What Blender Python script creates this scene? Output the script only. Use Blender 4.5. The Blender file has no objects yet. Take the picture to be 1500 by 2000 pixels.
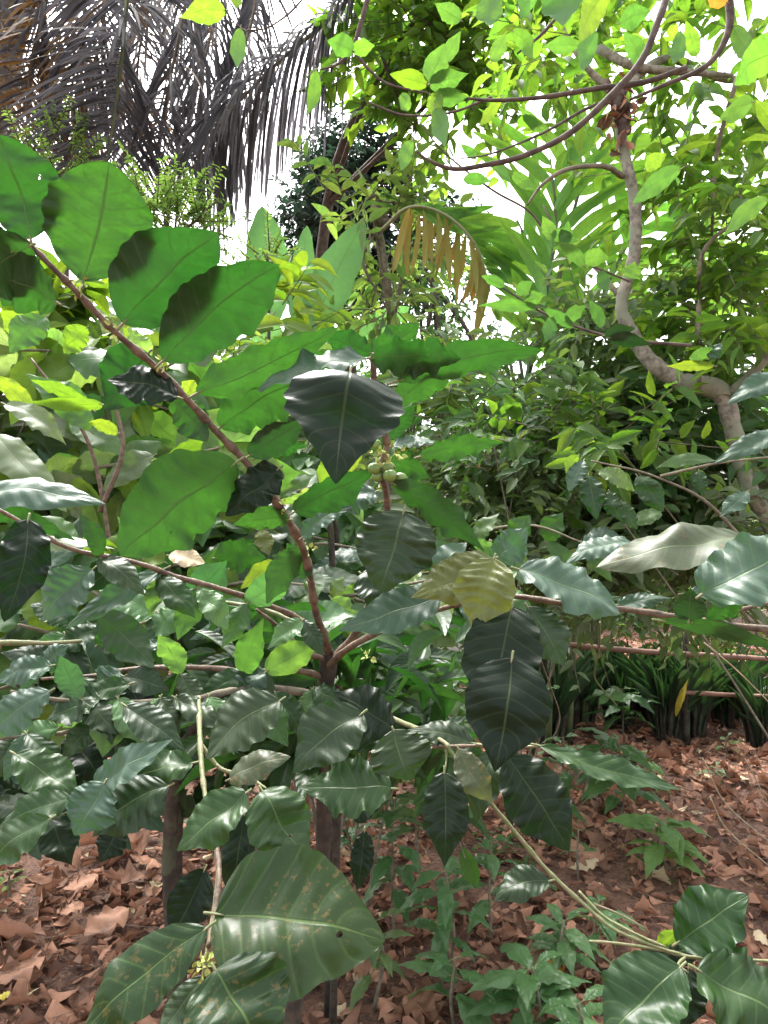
import bpy, math, random
import numpy as np
from mathutils import Vector
R = math.radians
sc = bpy.context.scene
# ------------------------------------------------------------------ camera
F = 1376.0            # focal length in pixels of the 1500x2000 frame
H = 1.5
cam = bpy.data.cameras.new("camera"); camo = bpy.data.objects.new("camera", cam)
sc.collection.objects.link(camo); sc.camera = camo
camo.location = (0, 0, H); camo.rotation_euler = (R(90), 0, 0)
cam.sensor_fit = 'VERTICAL'; cam.sensor_height = 36.0; cam.lens = 36.0 * F / 2000.0
cam.clip_start = 0.02; cam.clip_end = 500
# ------------------------------------------------------------------ world, sun, exposure (bright overcast)
w = bpy.data.worlds.new("World"); sc.world = w; w.use_nodes = True
nt = w.node_tree; nt.nodes.clear()
sky = nt.nodes.new("ShaderNodeTexSky"); sky.sky_type = 'NISHITA'; sky.sun_disc = False
sky.sun_elevation = R(58); sky.sun_rotation = R(-20); sky.dust_density = 6; sky.air_density = 1.0; sky.ozone_density = 1
hs = nt.nodes.new("ShaderNodeHueSaturation"); hs.inputs['Saturation'].default_value = 0.22
bg = nt.nodes.new("ShaderNodeBackground"); bg.inputs['Strength'].default_value = 0.15
wo = nt.nodes.new("ShaderNodeOutputWorld")
nt.links.new(sky.outputs[0], hs.inputs['Color']); nt.links.new(hs.outputs[0], bg.inputs['Color']); nt.links.new(bg.outputs[0], wo.inputs[0])
sl = bpy.data.lights.new("sun", 'SUN'); sl.energy = 1.5; sl.angle = R(25); sl.color = (1, .97, .92)
so = bpy.data.objects.new("sun", sl); sc.collection.objects.link(so)
az = R(-20); el = R(58)
sd = Vector((math.sin(az) * math.cos(el), math.cos(az) * math.cos(el), math.sin(el)))
so.rotation_euler = sd.to_track_quat('Z', 'Y').to_euler()
sc.view_settings.view_transform = 'Standard'; sc.view_settings.look = 'None'
sc.view_settings.gamma = 1; sc.view_settings.exposure = 2.5
cy = sc.cycles
cy.max_bounces = 8; cy.diffuse_bounces = 4; cy.glossy_bounces = 2; cy.transmission_bounces = 6; cy.transparent_max_bounces = 6
cy.use_denoising = True

rs = np.random.RandomState(7); random.seed(7)
def P(x, y, d): return np.array([(x - 750) / F * d, d, H - (y - 1000) / F * d])
def nz(v): v = np.asarray(v, float); return v / (np.linalg.norm(v, axis=-1, keepdims=True) + 1e-9)
UP = np.array([0, 0, 1.0]); CAM = np.array([0, 0, H])
# ------------------------------------------------------------------ materials
class N:
    def __init__(s, name):
        s.m = bpy.data.materials.new(name); s.m.use_nodes = True; s.t = s.m.node_tree; s.t.nodes.clear()
        s.out = s.t.nodes.new("ShaderNodeOutputMaterial")
    def n(s, typ, **kw):
        k = s.t.nodes.new(typ)
        for a, b in kw.items():
            if a.startswith('i_'): k.inputs[a[2:].replace('_', ' ')].default_value = b
            else: setattr(k, a, b)
        return k
    def l(s, a, b): s.t.links.new(a, b)
    def math(s, op, a, b=None, c=None, clamp=False):
        k = s.t.nodes.new("ShaderNodeMath"); k.operation = op; k.use_clamp = clamp
        for i, v in enumerate((a, b, c)):
            if v is None: continue
            if isinstance(v, (int, float)): k.inputs[i].default_value = v
            else: s.l(v, k.inputs[i])
        return k.outputs[0]
    def mix(s, f, a, b, typ='MIX'):
        k = s.t.nodes.new("ShaderNodeMix"); k.data_type = 'RGBA'; k.blend_type = typ
        for i, v in ((0, f), (6, a), (7, b)):
            if isinstance(v, (int, float)): k.inputs[i].default_value = v
            elif isinstance(v, tuple): k.inputs[i].default_value = (*v[:3], 1)
            else: s.l(v, k.inputs[i])
        return k.outputs[2]
    def noise(s, scale, vec=None, detail=3, rough=.55):
        k = s.t.nodes.new("ShaderNodeTexNoise"); k.inputs['Scale'].default_value = scale
        k.inputs['Detail'].default_value = detail; k.inputs['Roughness'].default_value = rough
        if vec is not None: s.l(vec, k.inputs['Vector'])
        return k.outputs[0]
    def ramp(s, f, lo, hi):
        k = s.t.nodes.new("ShaderNodeMapRange"); k.inputs[1].default_value = lo; k.inputs[2].default_value = hi
        k.interpolation_type = 'SMOOTHSTEP'; s.l(f, k.inputs[0]); return k.outputs[0]

def leaf_mat(name, top, trans, top2=None, trans2=None, under=None, tf=.42, rough=.36, spec=.5, K=9, vein=(.3, .42, .16), vf=.3,
             bump=.5, spots=0.0, spotcol=(.3, .16, .05), holes=False, edge=None):
    s = N(name)
    uv = s.n("ShaderNodeUVMap").outputs[0]
    sep = s.n("ShaderNodeSeparateXYZ"); s.l(uv, sep.inputs[0])
    u, v = sep.outputs[0], sep.outputs[1]
    a = s.math('MULTIPLY', s.math('ABSOLUTE', s.math('SUBTRACT', v, .5)), 2)
    t = s.math('MULTIPLY', s.math('SUBTRACT', u, s.math('MULTIPLY', s.math('POWER', a, 1.15), .2)), K)
    fr = s.math('ABSOLUTE', s.math('SUBTRACT', s.math('FRACT', t), .5))      # .5 at the vein, 0 between
    lat = s.ramp(fr, .40, .49)
    mid = s.math('SUBTRACT', 1.0, s.ramp(a, .012, .04))
    vm = s.math('MAXIMUM', s.math('MULTIPLY', lat, .42), mid)
    at = s.n("ShaderNodeAttribute", attribute_name="tint"); tint = at.outputs['Fac']
    geo = s.n("ShaderNodeNewGeometry"); tc = s.n("ShaderNodeTexCoord")
    nlow = s.noise(9, tc.outputs['Object'], 3)
    top2 = top2 or top; trans2 = trans2 or trans
    c = s.mix(tint, top, top2)
    tcv = s.mix(tint, trans, trans2)
    if edge:
        e = s.math('ADD', s.ramp(u, .4, .9), s.ramp(a, .5, 1)); e = s.math('MULTIPLY', e, s.ramp(nlow, .35, .55), clamp=True)
        c = s.mix(e, c, edge); tcv = s.mix(e, tcv, edge)
    c = s.mix(s.math('SUBTRACT', 1.0, s.ramp(nlow, .2, .65)), c, tuple(x * .72 for x in top))
    c = s.mix(s.math('MULTIPLY', vm, vf), c, vein)
    und = under or tuple(min(1, x * 1.5 + .025) for x in top)
    ucol = s.mix(s.math('MULTIPLY', vm, vf * .9), s.mix(tint, und, tuple(x * 1.25 for x in und)), vein)
    cc = s.mix(geo.outputs['Backfacing'], c, ucol)
    mo = s.ramp(s.noise(38, tc.outputs['Object'], 6, .7), .3, .7)
    tcv = s.mix(mo, s.mix(.42, tcv, (.004, .02, .004)), tcv)
    cc = s.mix(mo, cc, s.mix(.25, cc, tuple(x * .5 for x in top)))
    fine = s.ramp(s.noise(240, tc.outputs['Object'], 2, .6), .3, .7)
    tcv = s.mix(s.math('MULTIPLY', s.math('SUBTRACT', 1.0, fine), .3), tcv, tuple(x * .4 for x in trans))
    tcv = s.mix(s.math('MULTIPLY', vm, .8), tcv, tuple(x * .25 for x in trans))
    if spots:
        ns = s.noise(110, tc.outputs['Object'], 4, .7); nb = s.noise(14, tc.outputs['Object'], 2)
        sm = s.math('MULTIPLY', s.ramp(ns, .55, .62), s.ramp(nb, .42, .62)); sm = s.math('MULTIPLY', sm, spots)
        cc = s.mix(sm, cc, spotcol); tcv = s.mix(sm, tcv, spotcol)
    p = s.n("ShaderNodeBsdfPrincipled"); s.l(cc, p.inputs['Base Color'])
    rr = s.math('ADD', s.math('MULTIPLY', geo.outputs['Backfacing'], .28), s.math('ADD', s.math('MULTIPLY', s.noise(60, tc.outputs['Object'], 6, .7), .34), rough - .1), clamp=True)
    s.l(rr, p.inputs['Roughness']); p.inputs['Specular IOR Level'].default_value = spec * .8
    hgt = s.math('ADD', s.math('MULTIPLY', s.math('SUBTRACT', .5, fr), s.math('MULTIPLY', a, 1.2)), s.math('MULTIPLY', s.noise(120, tc.outputs['Object'], 3), .14))
    hgt = s.math('SUBTRACT', hgt, s.math('MULTIPLY', mid, .5))
    b = s.n("ShaderNodeBump"); b.inputs['Strength'].default_value = bump * .55; b.inputs['Distance'].default_value = .003
    s.l(hgt, b.inputs['Height']); s.l(b.outputs[0], p.inputs['Normal'])
    tr = s.n("ShaderNodeBsdfTranslucent"); s.l(tcv, tr.inputs[0]); s.l(b.outputs[0], tr.inputs['Normal'])
    m = s.n("ShaderNodeMixShader"); m.inputs[0].default_value = tf
    s.l(p.outputs[0], m.inputs[1]); s.l(tr.outputs[0], m.inputs[2])
    last = m.outputs[0]
    if holes:
        vo = s.n("ShaderNodeTexVoronoi"); vo.inputs['Scale'].default_value = 17; s.l(tc.outputs['Object'], vo.inputs['Vector'])
        hm = s.math('MULTIPLY', s.math('LESS_THAN', s.math('ADD', vo.outputs['Distance'], s.math('MULTIPLY', s.noise(90, tc.outputs['Object']), .12)), .115), s.math('GREATER_THAN', s.noise(10, tc.outputs['Object'], 1), .46))
        tp = s.n("ShaderNodeBsdfTransparent"); m2 = s.n("ShaderNodeMixShader"); s.l(hm, m2.inputs[0]); s.l(last, m2.inputs[1]); s.l(tp.outputs[0], m2.inputs[2]); last = m2.outputs[0]
    s.l(last, s.out.inputs[0])
    return s.m

def bark_mat(name, c1, c2, scale=30, rough=.85, spots=None, bump=.6):
    s = N(name); tc = s.n("ShaderNodeTexCoord").outputs['Object']
    n1 = s.noise(scale, tc, 5, .65); n2 = s.noise(scale * .25, tc, 3)
    c = s.mix(s.ramp(n1, .35, .65), c1, c2)
    if spots: c = s.mix(s.ramp(n2, .5, .6), c, spots)
    p = s.n("ShaderNodeBsdfPrincipled"); s.l(c, p.inputs['Base Color']); p.inputs['Roughness'].default_value = rough
    b = s.n("ShaderNodeBump"); b.inputs['Strength'].default_value = bump; b.inputs['Distance'].default_value = .006
    s.l(n1, b.inputs['Height']); s.l(b.outputs[0], p.inputs['Normal']); s.l(p.outputs[0], s.out.inputs[0]); return s.m

M = {}
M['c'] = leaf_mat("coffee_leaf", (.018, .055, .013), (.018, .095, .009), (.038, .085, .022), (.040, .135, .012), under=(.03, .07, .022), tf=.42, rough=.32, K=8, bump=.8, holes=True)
M['k'] = leaf_mat("shade_toned_coffee_leaf", (.006, .013, .006), (.006, .04, .006), (.012, .024, .010), (.01, .05, .01), under=(.02, .04, .018), tf=.25, spec=.22, rough=.28, K=8, bump=.7, vf=.12)  # near-black copy of the coffee leaf, shade painted into its colour
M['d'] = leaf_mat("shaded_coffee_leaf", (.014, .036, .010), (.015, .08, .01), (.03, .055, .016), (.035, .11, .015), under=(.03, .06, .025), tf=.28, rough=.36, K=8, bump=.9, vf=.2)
M['s'] = leaf_mat("rusty_spotted_coffee_leaf", (.018, .045, .012), (.03, .10, .015), (.035, .065, .016), (.05, .15, .02), tf=.28, spec=.36, rough=.27, K=7, bump=.9, spots=.45, spotcol=(.22, .14, .05), holes=True, vein=(.16, .26, .07), vf=.45)
M['o'] = leaf_mat("olive_coffee_leaf", (.10, .115, .025), (.3, .4, .04), (.12, .14, .03), (.35, .45, .05), tf=.3, rough=.3, K=8, bump=1.0)
M['b'] = leaf_mat("browned_coffee_leaf", (.075, .085, .045), (.2, .2, .05), (.065, .095, .05), (.2, .3, .06), tf=.3, rough=.4, K=9, spots=.7, spotcol=(.3, .16, .08))
M['p'] = leaf_mat("pale_glossy_coffee_leaf", (.045, .09, .058), (.05, .2, .04), (.07, .12, .08), (.07, .22, .04), under=(.06, .11, .06), tf=.3, rough=.36, K=8, bump=.9)
M['seed'] = leaf_mat('seedling_leaf', (.06, .15, .045), (.10, .3, .05), (.11, .21, .08), (.2, .4, .06), tf=.35, rough=.3, K=9, bump=.9)
M['y'] = leaf_mat("young_yellow_green_leaf", (.10, .2, .02), (.17, .33, .015), (.15, .23, .02), (.30, .40, .02), tf=.5, rough=.45, K=9)
M['v'] = leaf_mat("bright_green_leaf", (.045, .12, .03), (.10, .28, .03), (.07, .16, .04), (.18, .34, .035), tf=.45, rough=.42, K=8, bump=.5)
M['mid'] = leaf_mat("mid_green_leaf", (.08, .15, .055), (.16, .36, .05), (.2, .28, .11), (.38, .5, .07), tf=.5, rough=.4, K=8, bump=.5)
M['grey'] = leaf_mat("greyish_green_leaf", (.11, .15, .075), (.18, .34, .07), (.2, .27, .15), (.34, .46, .1), tf=.46, rough=.4, K=8, bump=.4)
M['dark'] = leaf_mat("dark_tree_leaf", (.014, .032, .024), (.02, .06, .035), (.03, .055, .04), (.04, .10, .05), tf=.3, rough=.45, K=6, bump=.3)
M['far'] = leaf_mat("far_tree_leaf", (.03, .07, .03), (.08, .26, .05), (.05, .1, .045), (.2, .4, .06), tf=.4, rough=.5, K=6, bump=.3)
M['canopy'] = leaf_mat("canopy_leaf", (.05, .13, .02), (.17, .42, .03), (.10, .18, .025), (.34, .5, .03), tf=.5, rough=.45, K=8, bump=.4, vf=.25)
M['ginger'] = leaf_mat("ginger_leaf", (.07, .19, .035), (.22, .58, .05), (.12, .25, .04), (.4, .66, .06), tf=.45, rough=.42, K=22, bump=.35, vf=.2)
M['banana'] = leaf_mat("banana_leaf", (.07, .17, .06), (.18, .45, .10), (.09, .2, .07), (.22, .5, .12), tf=.42, rough=.45, K=34, bump=.3, vf=.2)
M['palm'] = leaf_mat("palm_leaflet", (.045, .045, .05), (.12, .115, .14), (.10, .095, .10), (.17, .15, .16), tf=.5, rough=.7, spec=.25, K=2, bump=.1, vf=.1)
M['palmdry'] = leaf_mat("dry_palm_leaflet", (.10, .06, .03), (.25, .13, .04), (.38, .2, .05), (.5, .26, .06), tf=.3, rough=.6, K=2, bump=.1, vf=.1)
M['fern'] = leaf_mat("feathery_leaf", (.09, .2, .05), (.3, .55, .08), (.14, .26, .07), (.45, .65, .1), tf=.5, rough=.5, K=6, bump=.2)
M['dryfrond'] = leaf_mat("drying_frond_leaf", (.14, .15, .03), (.28, .32, .04), (.36, .12, .03), (.6, .2, .03), tf=.4, rough=.5, K=16, bump=.3, edge=(.62, .2, .02))
M['grass'] = leaf_mat("grass_blade", (.018, .05, .018), (.04, .16, .025), (.035, .075, .022), (.1, .22, .03), tf=.35, rough=.45, K=2, bump=.2, vf=.15)
M['litter'] = leaf_mat("dry_fallen_leaf", (.09, .045, .03), (.25, .1, .05), (.49, .26, .165), (.42, .2, .1), under=(.38, .20, .13), tf=.1, rough=.62, spec=.3, K=9, vein=(.5, .3, .2), vf=.3, bump=.9)
M['litterpale'] = leaf_mat("pale_fallen_leaf", (.42, .33, .2), (.42, .3, .15), (.5, .4, .26), (.42, .3, .15), tf=.1, rough=.6, spec=.3, K=9, vein=(.55, .4, .25), vf=.3, bump=.9)
M['yel'] = leaf_mat("yellow_fallen_leaf", (.6, .5, .06), (.6, .5, .08), tf=.2, rough=.5)
M['orange'] = leaf_mat("orange_dying_leaf", (.65, .25, .03), (.8, .3, .04), tf=.35, rough=.5)
M['stem'] = bark_mat("coffee_stem_bark", (.07, .042, .028), (.17, .115, .08), 60, .8)
M['redstem'] = bark_mat("reddish_twig_bark", (.07, .043, .028), (.17, .115, .075), 70, .6)
M['trunk'] = bark_mat("coffee_trunk_bark", (.022, .017, .012), (.055, .04, .028), 45, .9, spots=(.055, .06, .035))
M['greentwig'] = bark_mat("green_twig", (.12, .15, .05), (.18, .165, .085), 60, .6)
M['bark'] = bark_mat("pale_tree_bark", (.13, .115, .09), (.30, .27, .22), 34, .9, spots=(.20, .21, .15), bump=.9)
M['darkbark'] = bark_mat("dark_branch_bark", (.05, .035, .03), (.11, .08, .065), 30, .9)
M['gbark'] = bark_mat("mossy_branch_bark", (.10, .085, .06), (.2, .17, .12), 30, .9)
M['stalk'] = bark_mat("ginger_stalk", (.05, .08, .03), (.11, .13, .05), 14, .6)
M['dry'] = bark_mat("dry_stalk_straw", (.24, .19, .11), (.38, .3, .19), 30, .8)
M['rail'] = bark_mat("bamboo_rail", (.14, .07, .045), (.23, .13, .09), 14, .7)
M['berry'] = bark_mat("green_coffee_berry", (.09, .17, .035), (.15, .24, .06), 20, .3, bump=.05)
M['bud'] = bark_mat("coffee_flower_bud", (.3, .4, .08), (.5, .55, .16), 60, .5)
# ------------------------------------------------------------------ mesh helpers
def make(name, V, Fc, mats, parent=None, uv=None, tint=None, mi=None, origin=None, smooth=True):
    """V world coordinates; the object's origin goes to `origin`"""
    V = np.asarray(V, float).reshape(-1, 3)
    o0 = np.zeros(3) if origin is None else np.asarray(origin, float)
    me = bpy.data.meshes.new(name)
    if isinstance(Fc, np.ndarray):
        nf, k = Fc.shape
        me.vertices.add(len(V)); me.vertices.foreach_set('co', (V - o0).astype(np.float32).ravel())
        me.loops.add(nf * k); me.loops.foreach_set('vertex_index', Fc.astype(np.int32).ravel())
        me.polygons.add(nf); me.polygons.foreach_set('loop_start', np.arange(0, nf * k, k, dtype=np.int32))
        me.update(calc_edges=True); me.validate(verbose=False)
    else:
        me.from_pydata((V - o0).tolist(), [], Fc)
    for m in (mats if isinstance(mats, (list, tuple)) else [mats]): me.materials.append(m)
    if uv is not None:
        ul = me.uv_layers.new(name="UVMap")
        li = np.empty(len(me.loops), np.int32); me.loops.foreach_get('vertex_index', li)
        ul.data.foreach_set('uv', np.asarray(uv, np.float32)[li].ravel())
    if tint is not None:
        a = me.attributes.new('tint', 'FLOAT', 'POINT')
        t = np.full(len(V), float(tint), np.float32) if np.isscalar(tint) else np.asarray(tint, np.float32)
        a.data.foreach_set('value', t)
    if mi is not None: me.polygons.foreach_set('material_index', np.asarray(mi, np.int32))
    if smooth: me.polygons.foreach_set('use_smooth', np.ones(len(me.polygons), bool))
    ob = bpy.data.objects.new(name, me); sc.collection.objects.link(ob)
    pl = np.zeros(3)
    if parent is not None:
        ob.parent = parent; q = parent
        while q is not None: pl = pl + np.array(q.location); q = q.parent
    ob.location = Vector(o0 - pl)
    return ob
def tag(o, label=None, cat=None, group=None, kind=None):
    if label: o['label'] = label
    if cat: o['category'] = cat
    if group: o['group'] = group
    if kind: o['kind'] = kind
    return o
def root(name, loc, label, cat, group=None):
    o = bpy.data.objects.new(name, None); sc.collection.objects.link(o); o.location = Vector(loc); o.empty_display_size = .1
    return tag(o, label, cat, group)
def smooth_path(pts, rad, n=6):
    pts = np.asarray(pts, float); rad = np.asarray(rad, float)
    if len(pts) < 3:
        t = np.linspace(0, 1, n + 1)[:, None]; return pts[0] * (1 - t) + pts[-1] * t, rad[0] * (1 - t[:, 0]) + rad[-1] * t[:, 0]
    e = np.vstack([2 * pts[0] - pts[1], pts, 2 * pts[-1] - pts[-2]]); out = []; ro = []
    for i in range(len(pts) - 1):
        p0, p1, p2, p3 = e[i:i + 4]
        for k in range(n):
            t = k / n
            out.append(.5 * (2 * p1 + (p2 - p0) * t + (2 * p0 - 5 * p1 + 4 * p2 - p3) * t * t + (3 * p1 - p0 - 3 * p2 + p3) * t ** 3))
            ro.append(rad[i] * (1 - t) + rad[i + 1] * t)
    out.append(pts[-1]); ro.append(rad[-1]); return np.array(out), np.array(ro)
def tube(pts, rad, seg=8, n=6, knobs=0, jitter=0.04):
    if np.isscalar(rad): rad = [rad] * len(pts)
    c, r = smooth_path(pts, rad, n); m = len(c)
    if knobs:
        r = r * (1 + knobs * np.exp(-((np.arange(m) % max(2, n) - n / 2) / (n * .14)) ** 2))
    r = r * (1 + jitter * rs.randn(m))
    T = nz(np.gradient(c, axis=0)); ref = np.array([.3, .5, .81]) if abs(T[0] @ UP) > .8 else UP
    A = nz(np.cross(T, ref)); B = np.cross(T, A)
    th = np.linspace(0, 2 * np.pi, seg, endpoint=False)
    V = c[:, None] + r[:, None, None] * (np.cos(th)[None, :, None] * A[:, None] + np.sin(th)[None, :, None] * B[:, None])
    V = np.concatenate([V.reshape(-1, 3), c[:1], c[-1:]])
    i = np.arange(m - 1)[:, None] * seg; j = np.arange(seg)[None]; j2 = (j + 1) % seg
    Q = np.stack([i + j, i + j2, i + seg + j2, i + seg + j], -1).reshape(-1, 4)
    jj = np.arange(seg); a = m * seg
    C1 = np.stack([np.full(seg, a), (jj + 1) % seg, jj, np.full(seg, a)], -1); C2 = np.stack([np.full(seg, a + 1), (m - 1) * seg + jj, (m - 1) * seg + (jj + 1) % seg, np.full(seg, a + 1)], -1)
    Fl = Q.tolist() + [f[:3] for f in C1.tolist()] + [f[:3] for f in C2.tolist()]
    return V, Fl
def join(parts):
    Vs = []; Fs = []; o = 0
    for V, Fl in parts:
        Vs.append(V); Fs += [[k + o for k in f] for f in Fl]; o += len(V)
    return np.vstack(Vs), Fs
def limb(name, px, rad, mat, parent=None, seg=8, n=6, knobs=0, label=None):
    """px: list of (x, y, depth)"""
    pts = [P(*p) for p in px]
    V, Fl = tube(pts, rad, seg, n, knobs)
    o = make(name, V, Fl, mat, parent, origin=pts[0])
    if label: o['label'] = label
    return o
def width_fn(u, p=1.0, tail=.5):
    q = np.clip(u, 0, 1) ** p
    wv = np.clip(4 * q * (1 - q), 0, 1) ** .62
    return wv * (1 - tail * np.clip((q - .66) / .34, 0, 1) ** .9 * .95)
def blade(B, T, n, W, bend=.08, fold=.12, wave=.10, p=1.0, K=8, corr=.03, nu=44, nv=12, seed=0, tail=.5, hook=0.0, waves=2.6, petiole=.07):
    """one broad leaf: base B, tip T, top-side normal n, half width W"""
    r = np.random.RandomState(seed); ax = T - B; L = np.linalg.norm(ax); a = ax / L
    n = nz(n - a * (n @ a)); s = np.cross(a, n)
    u = np.linspace(0, 1, nu + 1)[:, None]; v = np.linspace(-1, 1, nv + 1)[None]; av = np.abs(v)
    wd = width_fn(u, p, tail)
    ph = r.rand(2) * 6.28; k1 = waves + r.rand() * 1.6
    phase = np.where(v < 0, ph[0], ph[1])
    wig = np.sin(2 * np.pi * (k1 * u + .35 * u * u) + phase) + .55 * np.sin(2 * np.pi * k1 * 1.9 * u + phase * 2.1) + .18 * np.sin(2 * np.pi * k1 * 4.1 * u + phase)
    wd2 = wd * (1 + .03 * np.sin(2 * np.pi * k1 * 1.2 * u + phase + 1) + .012 * np.sin(2 * np.pi * (K + .5) * u + phase))
    side = v * wd2 * W
    t = (u - .2 * av ** 1.15) * K
    ridge = np.abs(np.sin(np.pi * t)) * np.clip(av * 2.2, 0, 1) * (1 - .85 * av ** 1.5)
    cu = bend * L * 4 * u * (1 - u) * np.ones_like(v)
    tw = r.randn() * .16; corr = corr * (r.uniform(.35, 1.15) if corr < .055 else 1); sidec = r.uniform(-.12, .22)
    lump = sum(r.uniform(-.05, .05) * np.sin(r.uniform(3, 14) * u + r.uniform(-4, 4) * v + r.rand() * 6.28) for _ in range(4)) * wd
    out = cu + lump * W * 2.0 - sidec * av ** 2 * wd * W - hook * L * u ** 3 + fold * av * wd * W * (1 - .6 * u) - .35 * fold * (av ** 2) * wd * W + wave * W * wig * av ** 2.3 * np.minimum(1, wd * 1.3) + corr * W * ridge * wd * 2 + tw * v * wd * W * (u - .3)
    sw = (r.randn() * .035) * L * 4 * u * (1 - u)
    X = B + a * (u * L)[..., None] * np.ones_like(v)[..., None] + n * out[..., None] + s * (side + sw)[..., None]
    X = X + n * 0.0
    lag = -.05 * L * av * wd
    X = X + a * lag[..., None] * 1.0
    V = X.reshape(-1, 3); uv = np.stack([u * np.ones_like(v), (v * .5 + .5) * np.ones_like(u)], -1).reshape(-1, 2)
    i = np.arange(nu)[:, None] * (nv + 1); j = np.arange(nv)[None]
    Q = np.stack([i + j, i + j + 1, i + nv + 2 + j, i + nv + 1 + j], -1).reshape(-1, 4)
    # face normal should be +n
    e1 = X[nu // 2, nv // 2 + 1] - X[nu // 2, nv // 2]; e2 = X[nu // 2 + 1, nv // 2] - X[nu // 2, nv // 2]
    if np.cross(e1, e2) @ n < 0: Q = Q[:, ::-1]
    return V, Q.tolist(), uv
SEED = [100]
def hero(parent, bx, by, tx, ty, w, d, mode='t', m='c', dt=None, k=.75, lean=.35, pet=True, name='leaf', **kw):
    """a leaf placed by its base and tip; mode t shows its upper side, u its lower side"""
    SEED[0] += 1
    ext = math.hypot(tx - bx, ty - by) / F * d
    if dt is None: dt = d - lean * abs(ty - by) / F * d
    B = P(bx, by, d); T = P(tx, ty, dt)
    v = nz((B + T) / 2 - CAM); a = nz(T - B)
    n0 = -v; n0 = nz(n0 - a * (n0 @ a))
    upn = UP - a * (UP @ a)
    vis = nz(n0 + k * upn * (1 if mode == 't' else -1))
    W = w / F * (d + dt) / 4 / max(.35, vis @ n0)
    n = vis if mode == 't' else -vis
    kw.setdefault('wave', random.uniform(.06, .17) if m in 'cpks' else .08); kw.setdefault('p', random.uniform(.88, 1.2)); kw.setdefault('tail', random.uniform(.45, .95)); kw.setdefault('waves', random.uniform(2, 4))
    V, Fl, uv = blade(B, T, n, W, seed=SEED[0], **kw)
    nb = len(Fl); L = np.linalg.norm(T - B)
    mats = [M[m], M['greentwig']]
    if pet:   # short petiole behind the base, plus the raised midrib underneath
        pv, pf = tube([B - a * L * .07 - n * L * .012, B - a * L * .01, B + a * L * .05 + n * L * .004], [.0016, .0016, .0009], 6, 3)
        o = len(V); V = np.vstack([V, pv]); Fl = Fl + [[q + o for q in f] for f in pf]; uv = np.vstack([uv, np.zeros((len(pv), 2))])
    mi = [0] * nb + [1] * (len(Fl) - nb)
    return make(name, V, Fl, mats, parent, uv=uv, tint=rs.rand(), mi=mi, origin=B)

# --- leaf clouds
def tmpl(stn, droop=.25, fold=.25, p=1.0, cross=2):
    us = np.array(stn); V = []; UV = []
    vs = np.linspace(-1, 1, cross + 1)
    for u in us:
        wv = max(.04, float(width_fn(np.array([u]), p)[0]))
        for v in vs:
            V.append((u, v * wv * .5, -droop * u * u + fold * abs(v) * wv * .5)); UV.append((u, v * .5 + .5))
    c = cross + 1; Q = [[i * c + j, (i + 1) * c + j, (i + 1) * c + j + 1, i * c + j + 1] for i in range(len(us) - 1) for j in range(cross)]
    return np.array(V), np.array(Q), np.array(UV)
T_LOW = tmpl([0, .25, .55, .85, 1]); T_MED = tmpl([0, .08, .2, .35, .5, .65, .8, .92, 1], cross=4)
T_STRAP = tmpl([0, .15, .35, .55, .75, .9, 1], droop=.3, fold=.3, p=.8)
def cloud(name, pos, dr, nr, L, W, mat, parent=None, T=T_LOW, tint=None, origin=None, wavy=0.0):
    tv, tq, tu = T; n = len(pos); L = np.broadcast_to(L, n); W = np.broadcast_to(W, n)
    a = nz(dr); nn = nr - a * np.sum(nr * a, -1, keepdims=True); nn = nz(nn); s = np.cross(nn, a)
    X = pos[:, None] + a[:, None] * (tv[None, :, 0:1] * L[:, None, None]) + s[:, None] * (tv[None, :, 1:2] * W[:, None, None]) + nn[:, None] * (tv[None, :, 2:3] * L[:, None, None] * (.5 + rs.rand(n))[:, None, None])
    if wavy: X = X + nn[:, None] * (rs.randn(n, len(tv))[..., None] * (wavy * W)[:, None, None])
    Q = (tq[None] + (np.arange(n) * len(tv))[:, None, None]).reshape(-1, 4)
    ti = np.repeat(rs.rand(n) if tint is None else tint, len(tv))
    return make(name, X.reshape(-1, 3), Q, mat, parent, uv=np.tile(tu, (n, 1)), tint=ti, origin=origin)
def shoots(C, Rr, ns, slen, per, droop=.2, upb=.5, hollow=.35):
    """leafy shoots through an ellipsoid; returns leaf pos, dir, normal and the shoot lines"""
    C = np.asarray(C, float); Rr = np.asarray(Rr, float)
    d = nz(rs.randn(ns, 3)); rr = (hollow + (1 - hollow) * rs.rand(ns)) ** .6
    # uneven outline: lobes
    lob = 1 + .25 * np.sin(d[:, 0] * 5 + C[0] * 3) * np.cos(d[:, 2] * 4 + C[1]) + .15 * np.sin(d[:, 2] * 9 + d[:, 1] * 5)
    st = C + d * Rr * (rr * lob)[:, None]
    sdn = nz(d * .8 + UP * upb + rs.randn(ns, 3) * .45)
    ln = slen * (.6 + .8 * rs.rand(ns)); t = (np.arange(per) + .5) / per
    pos = st[:, None] + sdn[:, None] * (t[None, :, None] * ln[:, None, None]) - UP * (droop * t[None, :, None] ** 2 * ln[:, None, None])
    side = nz(np.cross(sdn, nz(UP + rs.randn(ns, 3) * .4)))
    sg = np.where(np.arange(per) % 2 == 0, 1, -1)[None, :, None]
    ld = sdn[:, None] * .55 + side[:, None] * sg * .9 + rs.randn(ns, per, 3) * .28 - UP * droop
    nr = UP + rs.randn(ns, per, 3) * .36
    ends = st + sdn * ln[:, None] - UP * (droop * ln)[:, None]
    return pos.reshape(-1, 3), ld.reshape(-1, 3), nr.reshape(-1, 3), st, ends
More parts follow.
